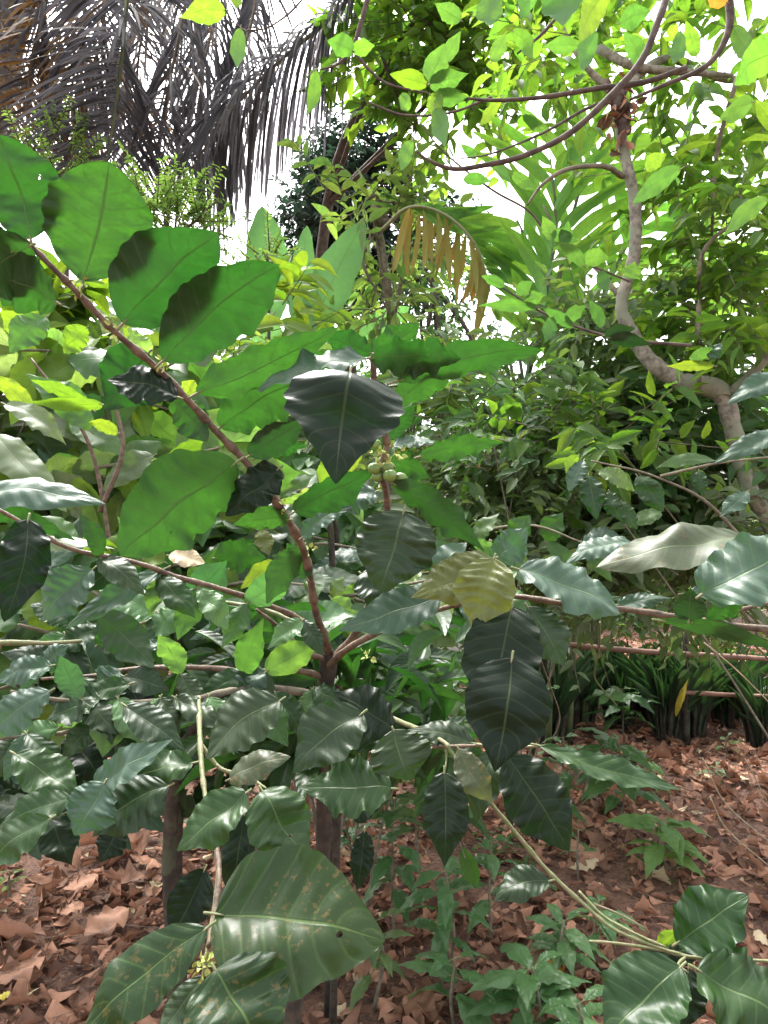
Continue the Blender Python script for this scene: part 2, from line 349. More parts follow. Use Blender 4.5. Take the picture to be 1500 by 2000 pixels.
def twigs(name, A, Bq, rad, mat, parent, origin=None):
    n = len(A); t = nz(Bq - A); s = nz(np.cross(t, UP + .01)); u = np.cross(t, s)
    th = np.array([0, 2.09, 4.18]); ring = s[:, None] * np.cos(th)[None, :, None] + u[:, None] * np.sin(th)[None, :, None]
    V = np.concatenate([A[:, None] + ring * rad, Bq[:, None] + ring * rad * .4], 1).reshape(-1, 3)
    q = np.array([[0, 1, 4, 3], [1, 2, 5, 4], [2, 0, 3, 5]]); Q = (q[None] + (np.arange(n) * 6)[:, None, None]).reshape(-1, 4)
    return make(name, V, Q, mat, parent, origin=origin)
def bush(name, label, cat, x, y, rx, ry, d, rd, ns, per, L, mat, group=None, wr=.42, slen=.35, stems=5, bark='gbark', trunk=None, T=T_LOW, upb=.5, droop=.2, hollow=.3, srad=.012, foliage='crown', wavy=0, face=0.0):
    C = P(x, y, d); Rr = np.array([rx / F * d, rd, ry / F * d])
    base = np.array([C[0], C[1], 0.0]) if trunk is None else np.array([*P(trunk, 1000, d)[:2], 0])
    r = root(name, base, label, cat, group)
    pos, ld, nr, st, en = shoots(C, Rr, ns, slen, per, droop, upb, hollow)
    nr = nr + np.array([0, -face, 0]) - UP * face * .3
    ok = pos[:, 2] > .03
    pos, ld, nr = pos[ok], ld[ok], nr[ok]
    n = len(pos); LL = L * (.65 + .6 * rs.rand(n))
    cloud(foliage, pos, ld, nr, LL, LL * wr * (.8 + .4 * rs.rand(n)), M[mat], r, T=T, origin=base, wavy=wavy)
    ok = (st[:, 2] > 0) & (en[:, 2] > 0)
    twigs('twig', st[ok], en[ok], .0035, M[bark], r, origin=base)
    for k in range(stems):
        tgt = st[rs.randint(len(st))]
        b0 = base + np.array([rs.randn() * .06, rs.randn() * .06, 0])
        mid = b0 * .45 + tgt * .55; mid[:2] = b0[:2] * .65 + tgt[:2] * .35
        mid = mid + rs.randn(3) * .05
        V, Fl = tube([b0, mid, tgt], [srad, srad * .8, srad * .4], 7, 6)
        make('stem' if srad < .03 else 'branch', V, Fl, M[bark], r, origin=b0)
    return r
# ================================================================== THE SETTING
def gheight(x, y):
    return .035 * np.sin(x * 1.3 + y * .7) * np.cos(y * 1.1 - x * .4) + .012 * np.sin(x * 5.1 + 1) * np.sin(y * 4.3)
s = N("soil"); tcn = s.n("ShaderNodeTexCoord").outputs['Object']
n1 = s.noise(9, tcn, 8, .7); n2 = s.noise(60, tcn, 5, .7)
c = s.mix(s.ramp(n1, .35, .65), (.06, .03, .02), (.16, .08, .05)); c = s.mix(s.ramp(n2, .4, .7), c, (.24, .13, .085))
p = s.n("ShaderNodeBsdfPrincipled"); s.l(c, p.inputs['Base Color']); p.inputs['Roughness'].default_value = .95
b = s.n("ShaderNodeBump"); b.inputs['Distance'].default_value = .02; s.l(n2, b.inputs['Height']); s.l(b.outputs[0], p.inputs['Normal']); s.l(p.outputs[0], s.out.inputs[0])
M['soil'] = s.m
s = N("grey_path"); tcn = s.n("ShaderNodeTexCoord").outputs['Object']
c = s.mix(s.ramp(s.noise(40, tcn, 6, .7), .35, .65), (.05, .04, .04), (.13, .11, .105)); p = s.n("ShaderNodeBsdfPrincipled"); s.l(c, p.inputs['Base Color']); p.inputs['Roughness'].default_value = .9; s.l(p.outputs[0], s.out.inputs[0])
M['path'] = s.m
xs = np.concatenate([np.linspace(-60, -6, 28)[:-1], np.linspace(-6, 6, 130), np.linspace(6, 60, 28)[1:]]); ys = np.concatenate([np.linspace(-20, 0, 12)[:-1], np.linspace(0, 8, 90), np.linspace(8, 90, 40)[1:]])
X, Y = np.meshgrid(xs, ys); V = np.stack([X, Y, gheight(X, Y)], -1).reshape(-1, 3)
nx = len(xs); i = np.arange(len(ys) - 1)[:, None] * nx; j = np.arange(nx - 1)[None]
Q = np.stack([i + j, i + j + 1, i + nx + j + 1, i + nx + j], -1).reshape(-1, 4)
tag(make('ground', V, Q, M['soil']), kind='structure')
xs = np.linspace(.8, 14, 60); ys = np.linspace(4.95, 6.0, 14); X, Y = np.meshgrid(xs, ys)
V = np.stack([X, Y + .12 * X, gheight(X, Y + .12 * X) + .02], -1).reshape(-1, 3); nx = len(xs); i = np.arange(len(ys) - 1)[:, None] * nx; j = np.arange(nx - 1)[None]
tag(make('path', V, np.stack([i + j, i + j + 1, i + nx + j + 1, i + nx + j], -1).reshape(-1, 4), M['path']), kind='structure')

# leaf litter -------------------------------------------------------
def litter_tmpl(k):
    r = np.random.RandomState(k); us = np.array([0, .12, .3, .5, .7, .87, 1.0]); V = []; UV = []
    wv = width_fn(us, .9 + .3 * r.rand(), .3) * (1 + .22 * r.randn(len(us))); wv = np.maximum(wv, .06)
    if k % 3 == 0: wv[4:] *= .3 + .5 * r.rand()            # torn piece
    cl = r.rand() * .9 - .15; bz = r.rand() * .6 - .1
    for a_, u in enumerate(us):
        for v in (-1, -.5, 0, .5, 1):
            vv = v * (1 + .1 * r.randn())
            V.append((u + .03 * r.randn(), vv * wv[a_] * .5, cl * (v * v) * wv[a_] + bz * np.sin(u * 3) * .3 + .035 * r.randn())); UV.append((u, v * .5 + .5))
    Q = [[i * 5 + j, (i + 1) * 5 + j, (i + 1) * 5 + j + 1, i * 5 + j + 1] for i in range(6) for j in range(4)]
    return np.array(V), np.array(Q), np.array(UV)
LT = [litter_tmpl(k) for k in range(10)]
def litter(n, x0, x1, y0, y1, Ls, mats, nm, lab, power=1.3):
    rt = None
    Vs = []; Qs = []; U = []; Ti = []; o = 0; mi = []
    for k, (tv, tq, tu) in enumerate(LT):
        m = n // len(LT); yy = y0 + (y1 - y0) * rs.rand(m) ** power; xx = (x0 + (x1 - x0) * rs.rand(m)) * (.35 + .65 * yy / y1)
        th = rs.rand(m) * 6.28; L = Ls * (.4 + .9 * rs.rand(m) ** 1.5)
        a = np.stack([np.cos(th), np.sin(th), .32 * rs.randn(m)], -1); nn = nz(np.stack([.34 * rs.randn(m), .34 * rs.randn(m), np.sign(rs.rand(m) - .3)], -1))
        a = nz(a); nn = nz(nn - a * np.sum(a * nn, -1, keepdims=True)); s_ = np.cross(nn, a)
        pos = np.stack([xx, yy, gheight(xx, yy) + .006 + .035 * rs.rand(m) ** 2], -1)
        wr = .45 + .3 * rs.rand(m)
        Xv = pos[:, None] + a[:, None] * (tv[None, :, :1] - .5) * L[:, None, None] + s_[:, None] * tv[None, :, 1:2] * (L * wr)[:, None, None] + nn[:, None] * tv[None, :, 2:3] * (L * .6)[:, None, None]
        Xv[..., 2] = np.maximum(Xv[..., 2], gheight(Xv[..., 0], Xv[..., 1]) + .002)
        Vs.append(Xv.reshape(-1, 3)); Qs.append((tq[None] + (np.arange(m) * len(tv))[:, None, None]).reshape(-1, 4) + o); o += m * len(tv)
        U.append(np.tile(tu, (m, 1))); Ti.append(np.repeat(rs.rand(m), len(tv))); mi.append(np.repeat((rs.rand(m) < .03).astype(int), len(tq)))
    return tag(make(nm, np.vstack(Vs), np.vstack(Qs), mats, uv=np.vstack(U), tint=np.concatenate(Ti), mi=np.concatenate(mi), smooth=True), lab, 'leaf litter', kind='stuff')
litter(22000, -4.6, 5.2, .9, 8.5, .07, [M['litter'], M['litterpale']], 'leaf_litter', 'thick carpet of reddish brown dry leaves covering the soil')
litter(1500, -4.6, 5.2, .9, 7.5, .135, [M['litter'], M['litterpale']], 'large_leaf_litter', 'large curled tan and orange brown dead leaves strewn over the litter')
m = 2600; A = np.stack([rs.rand(m) * 7 - 3.5, 1 + 5.5 * rs.rand(m) ** 1.2, np.zeros(m)], -1); A[:, 2] = gheight(A[:, 0], A[:, 1]) + .02 + .03 * rs.rand(m)
th = rs.rand(m) * 6.28; B_ = A + np.stack([np.cos(th), np.sin(th), .1 * rs.randn(m)], -1) * (.03 + .14 * rs.rand(m) ** 2)[:, None]; B_[:, 2] = np.maximum(B_[:, 2], gheight(B_[:, 0], B_[:, 1]) + .01)
tag(twigs('twig_litter', A, B_, .0022, M['redstem'], None), 'thin broken twigs scattered among the dry leaves', 'twigs', kind='stuff')

def on_ground(x, y):   # ground point seen at a pixel
    d = H * F / (y - 1000); return d
# notable fallen leaves
FL = [('ribbed pinkish dead leaf lying near the left trunk', 240, 1782, 165, 1840, 60, 'litter'),
      ('large curled brown dead leaf at the lower left edge of the ground', 85, 1890, -5, 1950, 62, 'litter'),
      ('broad flat tan dead leaf lying on soil at the left', 190, 1722, 125, 1752, 38, 'litter'),
      ('small square tan dead leaf above the ribbed pinkish one', 160, 1775, 118, 1800, 30, 'litter'),
      ('pale oval dead leaf lying right of the long bare branch', 1168, 1702, 1112, 1716, 22, 'litterpale'),
      ('yellow fallen leaf at the extreme left bottom edge', 20, 1972, -14, 1985, 14, 'yel'),
      ('orange brown dead leaf on edge beside the lower seedlings', 1072, 1878, 1098, 1925, 24, 'orange'),
      ('large dull red dead leaf in front of the grass clumps', 1410, 1470, 1480, 1478, 26, 'litter'),
      ('broad brown dead leaf lying beneath the right seedling', 1135, 1680, 1180, 1705, 40, 'litter'),
      ('cream fallen leaf by the right edge below the yellow twigs', 1480, 1840, 1499, 1870, 20, 'litterpale'),
      ('rusty dead leaf lying left of the bottom centre seedling', 795, 1960, 850, 1990, 60, 'litter'),
      ('curled brown leaf between the large spotted leaf and the seedlings', 695, 1895, 755, 1925, 45, 'litter')]
for lab, bx, by, tx, ty, wd_, mt in FL:
    d1 = on_ground(bx, by); d2 = on_ground(tx, ty)
    B = P(bx, by, d1); T = P(tx, ty, d2); B[2] = gheight(B[0], B[1]) + .05; T[2] = gheight(T[0], T[1]) + .045
    SEED[0] += 1
    V, Fl, uv = blade(B, T, nz(np.array([.1 * rs.randn(), -.25, 1])), wd_ / F * (d1 + d2) / 4 * 1.25, bend=-.06, fold=.25, wave=.2, seed=SEED[0], nu=24, nv=8)
    tag(make('fallen_leaf', V, Fl, M[mt], uv=uv, tint=.6 + .4 * rs.rand(), origin=B), lab, 'fallen leaf', 'single fallen leaves on the ground')

# ================================================================== FAR AND MIDDLE VEGETATION
# far wood that closes the view
for k, (x, y, rx, ry, d, mt) in enumerate([(60, 960, 260, 120, 9.5, 'far'), (420, 940, 260, 130, 11, 'far'), (760, 920, 230, 130, 12, 'far'), (1090, 880, 230, 130, 13, 'far'), (1400, 850, 230, 200, 11, 'far'), (1130, 1080, 420, 90, 10, 'mid'), (500, 1080, 500, 90, 9, 'mid')]):
    bush('far_bush', ['hazy green bush far behind the left coffee leaves', 'dark bush far behind the main coffee stem', 'distant green bush behind the black folded leaf', 'distant bush behind the ginger stalks',
                      'tall distant bush behind the pale forked trunk', 'low dark bush far behind the grass clumps', 'low distant bush behind the trunk of the coffee shrub'][k],
         'bush', x, y, rx, ry, d, .8, (170 if k in (2, 3, 4) else 300), 14, .2, mt, 'bushes at the back of the garden', slen=.6, stems=2, srad=.02, hollow=.1)
bush('low_bush', 'low dark green bush behind the bamboo rails in the centre right', 'bush', 1010, 1165, 190, 75, 5.7, .3, 150, 12, .10, 'mid', 'low bushes past the grey path', slen=.4, stems=2, face=.5)
bush('low_bush', 'low dark green bush past the path at the right edge', 'bush', 1370, 1165, 210, 80, 5.8, .3, 190, 12, .10, 'mid', 'low bushes past the grey path', slen=.4, stems=2, face=.5)
# the dark tree at the centre top
def tree(nm, lab, cat, tpx, tr, crowns, mat, L, per, wr=.42, group=None, bark='darkbark', slen=.5, T=T_LOW, droop=.2, upb=.3, branches=3, base=None, hollow=.2):
    pts = [P(*q) for q in tpx]; b0 = np.array([pts[0][0], pts[0][1], 0.0]) if base is None else np.asarray(base, float)
    r = root(nm, b0, lab, cat, group)
    V, Fl = tube([b0] + pts, [tr * 1.25] + list(np.linspace(tr, tr * .45, len(pts))), 12, 6, jitter=.05)
    make('trunk', V, Fl, M[bark], r, origin=b0)
    top = pts[-1]
    Pp = []; Dd = []; Nn = []; S = []; E = []
    for (x, y, rx, ry, d, rd, ns) in crowns:
        C = P(x, y, d); p_, l_, n_, s_, e_ = shoots(C, [rx / F * d, rd, ry / F * d], ns, slen, per, droop, upb, hollow)
        Pp.append(p_); Dd.append(l_); Nn.append(n_); S.append(s_); E.append(e_)
        for k in range(branches):
            t = s_[rs.randint(len(s_))]; a0 = pts[max(0, len(pts) - 1 - k % 2)]
            md = (a0 + t) / 2 + rs.randn(3) * .12 + UP * .1
            V, Fl = tube([a0, md, t], [tr * .42, tr * .28, tr * .1], 7, 6); make('branch', V, Fl, M[bark], r, origin=a0)
    pos = np.vstack(Pp); n = len(pos); LL = L * (.65 + .6 * rs.rand(n))
    cloud('crown', pos, np.vstack(Dd), np.vstack(Nn), LL, LL * wr * (.8 + .4 * rs.rand(n)), M[mat], r, T=T, origin=top)
    twigs('twig', np.vstack(S), np.vstack(E), .006, M[bark], r, origin=top)
    return r
tree('dark_tree', 'tall dark leaved tree standing against white sky in the centre', 'tree', [(690, 900, 8.5), (680, 650, 8.5), (675, 450, 8.5)], .11,
     [(640, 440, 75, 110, 8.5, .7, 420), (690, 320, 80, 60, 8.6, .5, 220), (760, 470, 110, 120, 8.8, .7, 420), (650, 560, 80, 60, 8.6, .6, 120)], 'dark', .085, 16, wr=.45, hollow=.05, slen=.38)
tree('leafy_tree', 'slender tree with fine leaves and sky gaps behind the drying frond', 'tree', [(870, 950, 7.5), (862, 760, 7.5), (850, 560, 7.5)], .07,
     [(850, 540, 130, 70, 7.6, .8, 60), (880, 740, 110, 90, 7.4, .7, 90), (800, 840, 90, 80, 7.2, .6, 80)], 'far', .09, 14, hollow=.1)
tree('broad_leaved_tree', 'tree with pale drooping leaves beside the banana leaves', 'tree', [(760, 900, 5.6), (765, 640, 5.5), (740, 440, 5.4)], .05,
     [(775, 470, 45, 60, 5.4, .4, 16), (710, 395, 70, 14, 5.3, .2, 9), (770, 590, 50, 60, 5.4, .4, 20)], 'mid', .16, 9, wr=.36, hollow=.1, bark='gbark')
tree('top_canopy_tree', 'tree crown of small green leaves hanging across the top centre', 'tree', [(600, 1000, 7.0), (640, 400, 6.6), (760, 100, 6.2)], .07,
     [(810, 60, 120, 90, 5.6, .5, 90), (1000, 60, 190, 80, 5.4, .5, 80), (900, 220, 120, 50, 5.6, .5, 26)], 'canopy', .17, 10, wr=.42, hollow=.1)
# feathery compound leaved trees at the left
def feather(nm, lab, base, rach, Lf, mat='fern', cat='tree', group=None, ll=.05, npair=20, tr=.03):
    b0 = P(*base); g0 = np.array([b0[0], b0[1], 0]); r = root(nm, g0, lab, cat, group)
    V, Fl = tube([g0, (g0 + b0) / 2 + rs.randn(3) * .05, b0], [tr, tr * .7, tr * .3], 7, 6); make('trunk', V, Fl, M['gbark'], r, origin=g0)
    for (x, y, d, ax, ay, ad) in rach:
        A = P(x, y, d); E = P(ax, ay, ad); md = (A + E) / 2 + UP * .12 * np.linalg.norm(E - A)
        c, _ = smooth_path([A, md, E], [1, 1, 1], 12); t = np.linspace(.1, 1, npair); idx = t * (len(c) - 1)
        pp = np.stack([np.interp(idx, np.arange(len(c)), c[:, k]) for k in range(3)], -1); tg = nz(np.stack([np.interp(idx, np.arange(len(c)), np.gradient(c, axis=0)[:, k]) for k in range(3)], -1))
        vw = nz(pp - CAM); sd_ = nz(np.cross(tg, vw) + .3 * UP); L = ll * Lf * np.sin(np.pi * (.12 + .8 * t)) ** .7
        pos = np.vstack([pp, pp]); dr = np.vstack([sd_ + tg * .5 - UP * .1, -sd_ + tg * .5 - UP * .1]); nr = np.vstack([-vw + UP * .6] * 2) + rs.randn(2 * npair, 3) * .15
        LL = np.concatenate([L, L]); pv, pf = tube(c, .004, 5, 1)
        o = cloud('frond', pos, dr, nr, LL, LL * .30, M[mat], r, origin=A)
        make('rachis', pv, pf, M['greentwig'], o, origin=A)
    return r
def rr(n, x0, x1, y0, y1, d, ln, dd=.5):
    out = []
    for _ in range(n):
        x = random.uniform(x0, x1); y = random.uniform(y0, y1); a = random.uniform(-.5, 3.6); l = ln * random.uniform(.7, 1.2); dd_ = d + random.uniform(-dd, dd)
        out.append((x, y, dd_, x + l * math.cos(a), y - l * math.sin(a) * .6 + l * .15, dd_ + random.uniform(-.3, .3)))
    return out
tree('feathery_tree', 'light green feathery tree top behind the largest upper left leaf', 'tree', [(345, 900, 5), (345, 560, 5), (340, 470, 5)], .025, [(325, 440, 75, 80, 5, .3, 90), (395, 440, 30, 30, 5, .2, 16)], 'fern', .045, 26, wr=.4, slen=.26, droop=.05, upb=.5)
tree('feathery_tree', 'pale feathery treetop touching the palm at the left', 'tree', [(120, 900, 5.2), (130, 600, 5.2), (130, 420, 5.2)], .025, [(125, 335, 55, 55, 5.2, .3, 40)], 'fern', .045, 26, wr=.4, slen=.26, droop=.05, upb=.5)
tree('feathery_tree', 'feathery plant with curled fronds in front of the banana leaf', 'tree', [(525, 900, 4.6), (525, 620, 4.6), (525, 540, 4.6)], .015, [(525, 520, 40, 30, 4.6, .2, 22)], 'fern', .036, 24, wr=.4, slen=.2, droop=.05, upb=.5)

# palm ---------------------------------------------------------------
pr = root('palm_tree', (-4.2, 6.5, 0), 'huge palm with dark hanging fronds at the top left', 'palm')
V, Fl = tube([(-4.2, 6.5, 0), (-4.1, 6.6, 3), (-3.5, 6.6, 6.2), (-2.9, 6.4, 7.6)], [.24, .2, .18, .2], 12, 6); make('trunk', V, Fl, M['gbark'], pr, origin=(-4.2, 6.5, 0))
def palm_frond(pts, nl, LL, drop, mat='palm', lw=.024, rad=.022, rmat='gbark', spread=.9, dens2=0):
    c, rd_ = smooth_path([P(*q) for q in pts], np.linspace(rad, rad * .3, len(pts)), 14)
    t = np.linspace(.03, 1, nl); idx = t * (len(c) - 1); ar = np.arange(len(c)); g = nz(np.gradient(c, axis=0))
    pp = np.stack([np.interp(idx, ar, c[:, k]) for k in range(3)], -1); tg = np.stack([np.interp(idx, ar, g[:, k]) for k in range(3)], -1)
    sd_ = nz(np.cross(tg, UP + .01)); up2 = nz(np.cross(sd_, tg))
    Vs = []; Qs = []; U = []; Ti = []; mi = []; o = 0
    for k in range(nl):
        for sg in (-1, 1):
            L = LL * (np.sin(np.pi * (.16 + .72 * t[k])) ** .6) * random.uniform(.75, 1.1)
            d0 = nz(sd_[k] * sg * spread + tg[k] * random.uniform(.35, .75) + up2[k] * random.uniform(-.1, .25) + rs.randn(3) * .045)
            q = np.linspace(0, 1, 7)[:, None]; dr = drop * random.uniform(.7, 1.3)
            line = pp[k] + d0 * L * q * (1 - .35 * dr * q) - UP * (dr * L * .75 * q ** 1.8)
            tl = nz(np.gradient(line, axis=0)); wdir = nz(np.cross(tl, d0 + UP * .3 + rs.randn(3) * .4)); ww = lw * .5 * np.clip(np.sin(np.pi * (q * .9 + .08)) ** .5, .12, 1)
            V_ = np.stack([line - wdir * ww, line + wdir * ww], 1).reshape(-1, 3); Vs.append(V_)
            Qs += [[o + 2 * i, o + 2 * i + 1, o + 2 * i + 3, o + 2 * i + 2] for i in range(6)]; o += 14
            U.append(np.stack([np.repeat(q[:, 0], 2), np.tile([0, 1], 7)], -1)); Ti.append(np.full(14, random.random())); mi += [0] * 6 if random.random() > dens2 else [1] * 6
    f = make('frond', np.vstack(Vs), np.array(Qs), [M[mat], M['palmdry']], pr, uv=np.vstack(U), tint=np.concatenate(Ti), mi=mi, origin=pp[0])
    V, Fl = tube(c, rd_, 8, 1); make('rachis', V, Fl, M[rmat], f, origin=pp[0]); return f
palm_frond([(730, -60, 5.6), (650, 30, 5.6), (540, 125, 5.6), (440, 230, 5.6), (375, 330, 5.7)], 110, .95, .95)
palm_frond([(260, -150, 5.4), (248, 0, 5.3), (232, 160, 5.3), (208, 330, 5.4)], 100, 1.0, .35, rmat='stalk', spread=1.1)
palm_frond([(120, -150, 5.9), (90, 0, 5.8), (60, 130, 5.8), (50, 290, 5.9)], 100, .95, .3, dens2=.35)
palm_frond([(20, -120, 6.2), (-20, 40, 6.1), (-30, 200, 6.0)], 60, 1.0, .4, dens2=.3)
palm_frond([(380, -140, 6.0), (360, 20, 6.0), (330, 170, 5.9), (320, 300, 6.0)], 70, .9, .6, dens2=.12)
palm_frond([(500, -140, 6.2), (500, 0, 6.2), (470, 120, 6.1), (450, 250, 6.1)], 70, .9, .85)
palm_frond([(170, -160, 6.5), (165, 20, 6.4), (150, 160, 6.4), (140, 310, 6.4)], 90, .9, .3, dens2=.4)
palm_frond([(200, -160, 6.0), (205, 0, 5.9), (185, 120, 5.9), (120, 240, 5.9)], 90, .85, .5, dens2=.2)
palm_frond([(430, -160, 6.6), (425, 0, 6.6), (400, 120, 6.5), (380, 250, 6.5)], 80, .85, .7)
palm_frond([(60, -150, 7.0), (20, 0, 6.9), (0, 120, 6.9), (-10, 250, 6.9)], 80, .9, .4, dens2=.3)
palm_frond([(300, -160, 6.8), (290, 0, 6.8), (270, 120, 6.7), (265, 290, 6.7)], 80, .9, .5, dens2=.2)

# banana ---------------------------------------------------------------
ban = root('banana_plant', (*P(590, 1000, 6)[:2], 0), 'banana plant with pale backlit blades rising at the centre left', 'banana plant')
V, Fl = tube([(*P(590, 1000, 6)[:2], 0), P(590, 850, 6), P(585, 700, 6)], [.1, .09, .05], 12, 5); make('trunk', V, Fl, M['stalk'], ban, origin=(*P(590, 1000, 6)[:2], 0))
for bx, by, tx, ty, w_, d in [(532, 640, 512, 402, 86, 5.6), (578, 640, 600, 440, 50, 5.2), (605, 660, 712, 430, 84, 5.0), (640, 700, 800, 600, 60, 6.0), (560, 700, 470, 600, 60, 6.2)]:
    hero(ban, bx, by, tx, ty, w_, d, 'u', 'banana', pet=False, name='leaf', lean=0, k=.25, tail=.1, wave=.05, K=30, corr=.01, fold=.2)
# ginger clump ---------------------------------------------------------
gb = P(1080, 1000, 4.4); gb[2] = 0
gin = root('ginger_plant', gb, 'tall ginger clump with long fanned backlit blades behind the pale trunk', 'ginger plant')
gst = [[(1040, 1150), (1020, 850), (1060, 620), (1085, 440), (1075, 310)], [(1070, 1150), (1090, 850), (1085, 600), (1130, 380), (1190, 260)],
       [(1110, 1150), (1140, 860), (1160, 650), (1230, 470), (1330, 360)], [(1090, 1150), (1115, 860), (1090, 700), (1060, 540), (1010, 430)], [(1140, 1150), (1170, 880), (1250, 700), (1330, 560), (1420, 480)]]
for q, st in enumerate(gst):
    dd = 4.3 + .12 * q; pts = [np.array([P(st[0][0], 1000, dd)[0], dd, 0])] + [P(x, y, dd) for x, y in st[1:]]
    V, Fl = tube(pts, [.022, .02, .016, .01, .006], 8, 8); make('stalk', V, Fl, M['stalk'], gin, origin=pts[0])
    c, _ = smooth_path([(x, y, 0) for x, y in st[1:]], [1] * 4, 10); nb_ = 17
    for k in range(nb_):
        i = int(len(c) * (.3 + .68 * k / nb_)); i = min(i, len(c) - 2); tgt = nz(c[i + 1] - c[i]); sgn = 1 if k % 2 else -1
        an = math.radians(random.uniform(28, 50)) * sgn; dx = tgt[0] * math.cos(an) - tgt[1] * math.sin(an); dy = tgt[0] * math.sin(an) + tgt[1] * math.cos(an); ln = random.uniform(120, 230)
        hero(gin, c[i][0], c[i][1], c[i][0] + dx * ln, c[i][1] + dy * ln + 12, random.uniform(17, 29), dd + random.uniform(-.15, .15), 'u', 'ginger', lean=random.uniform(-.3, .4), pet=False, k=.5, nu=18, nv=6, bend=.12, hook=.18, wave=.03, corr=.008, tail=.3)
# more cane stalks low in the clump
for k in range(16):
    x0 = random.uniform(990, 1180); x1 = x0 + random.uniform(-70, 70)
    limb('stalk', [(x0, 1290, 4.9), (x0 + 5, 1000, 4.9), (x1, random.uniform(640, 760), 4.9)], [.018, .016, .012], M['stalk'], gin, 7)
# drying frond
df = root('drying_frond', P(780, 430, 4.6), 'drooping frond with orange dried tips hanging in the centre', 'palm frond')
limb('rachis', [(745, 450, 4.7), (800, 405, 4.6), (870, 420, 4.55), (930, 480, 4.5), (958, 570, 4.5)], [.014, .012, .01, .008, .004], M['greentwig'], df)
cpt, _ = smooth_path([(800, 405, 0), (870, 420, 0), (930, 480, 0), (958, 550, 0)], [1] * 4, 8)
for k in range(26):
    x, y, _ = cpt[int(k * (len(cpt) - 1) / 25)]
    hero(df, x, y, x + random.uniform(-38, 16), y + random.uniform(90, 180) * (1 - .3 * k / 26), random.uniform(9, 17), 4.6 + random.uniform(-.12, .12), 'u', 'dryfrond', pet=False, lean=0, nu=14, nv=4, k=.2, tail=.2, wave=.12, name='leaflet')
    hero(df, x, y, x + random.uniform(40, 90), y + random.uniform(-30, 50), random.uniform(12, 18), 4.6, 'u', 'ginger', pet=False, lean=0, nu=14, nv=4, k=.2, tail=.2, name='leaflet')
# little garden house with orange panels ------------------------------------
s = N("orange_panels"); p = s.n("ShaderNodeBsdfPrincipled"); tcn = s.n("ShaderNodeTexCoord").outputs['Object']
p.inputs['Roughness'].default_value = .6; s.l(s.mix(s.noise(6, tcn, 4), (.75, .22, .03), (.85, .4, .1)), p.inputs['Base Color']); s.l(p.outputs[0], s.out.inputs[0]); M['orangepanel'] = s.m
s = N("white_render"); p = s.n("ShaderNodeBsdfPrincipled"); p.inputs['Base Color'].default_value = (.75, .73, .7, 1); p.inputs['Roughness'].default_value = .8; s.l(p.outputs[0], s.out.inputs[0]); M['white'] = s.m
def box(x0, x1, y0, y1, z0, z1):
    V = np.array([(x, y, z) for x in (x0, x1) for y in (y0, y1) for z in (z0, z1)], float)
    return V, [[0, 1, 3, 2], [4, 6, 7, 5], [0, 4, 5, 1], [2, 3, 7, 6], [0, 2, 6, 4], [1, 5, 7, 3]]
hx = P(945, 900, 6.9); hr = root('garden_shed', (hx[0], hx[1], 0), 'small shed with white wall and orange tiled band seen through the leaves', 'shed')
V, Fl = box(hx[0] - .45, hx[0] + .9, 6.9, 8.3, 0, 1.98); make('wall', V, Fl, M['white'], hr, origin=(hx[0], hx[1], 0), smooth=False)
pb = [box(hx[0] - .2 + .095 * k, hx[0] - .2 + .095 * k + .085, 6.87, 6.897, 1.80 + .1 * j, 1.80 + .1 * j + .088) for k in range(4) for j in range(2)]
V, Fl = join(pb); make('tile_band', V, Fl, M['orangepanel'], hr, origin=(hx[0], 6.9, 1.9), smooth=False)
V, Fl = box(hx[0] - .6, hx[0] + 1.05, 6.75, 8.45, 2.0, 2.08); make('roof', V, Fl, M['gbark'], hr, origin=(hx[0], 7.5, 2.0), smooth=False)
# right hand tree with the pale bent trunk -------------------------------
rt = root('bent_tree', (*P(1620, 1000, 3.1)[:2], 0), 'tree with pale crooked trunk and yellow green leaves at the right', 'tree')
g0 = np.array([*P(1620, 1000, 3.1)[:2], 0])
V, Fl = tube([g0, P(1530, 1110, 3.1), P(1462, 950, 3.1), P(1432, 840, 3.1), P(1405, 765, 3.1), P(1330, 745, 3.1), P(1270, 705, 3.1), P(1228, 640, 3.1), P(1214, 590, 3.1), P(1238, 500, 3.1), P(1240, 400, 3.1), P(1222, 310, 3.1), P(1203, 215, 3.15)],
             [.03, .03, .034, .038, .047, .042, .034, .029, .027, .026, .025, .023, .021], 14, 8, jitter=.05)
make('trunk', V, Fl, M['bark'], rt, origin=g0)
V, Fl = tube([P(1222, 265, 3.1), P(1212, 215, 3.08), P(1200, 175, 3.1)], [.025, .04, .02], 10, 8, jitter=.3); bl = make('burl', V, Fl, M['darkbark'], rt, origin=P(1210, 220, 3.1))
q_ = P(1212, 215, 3.08) + rs.randn(46, 3) * [.035, .03, .06]; cloud('dead_leaves', q_, rs.randn(46, 3) - UP * .8, rs.randn(46, 3), .07, .03, M['litter'], bl, tint=np.zeros(46), origin=q_[0])
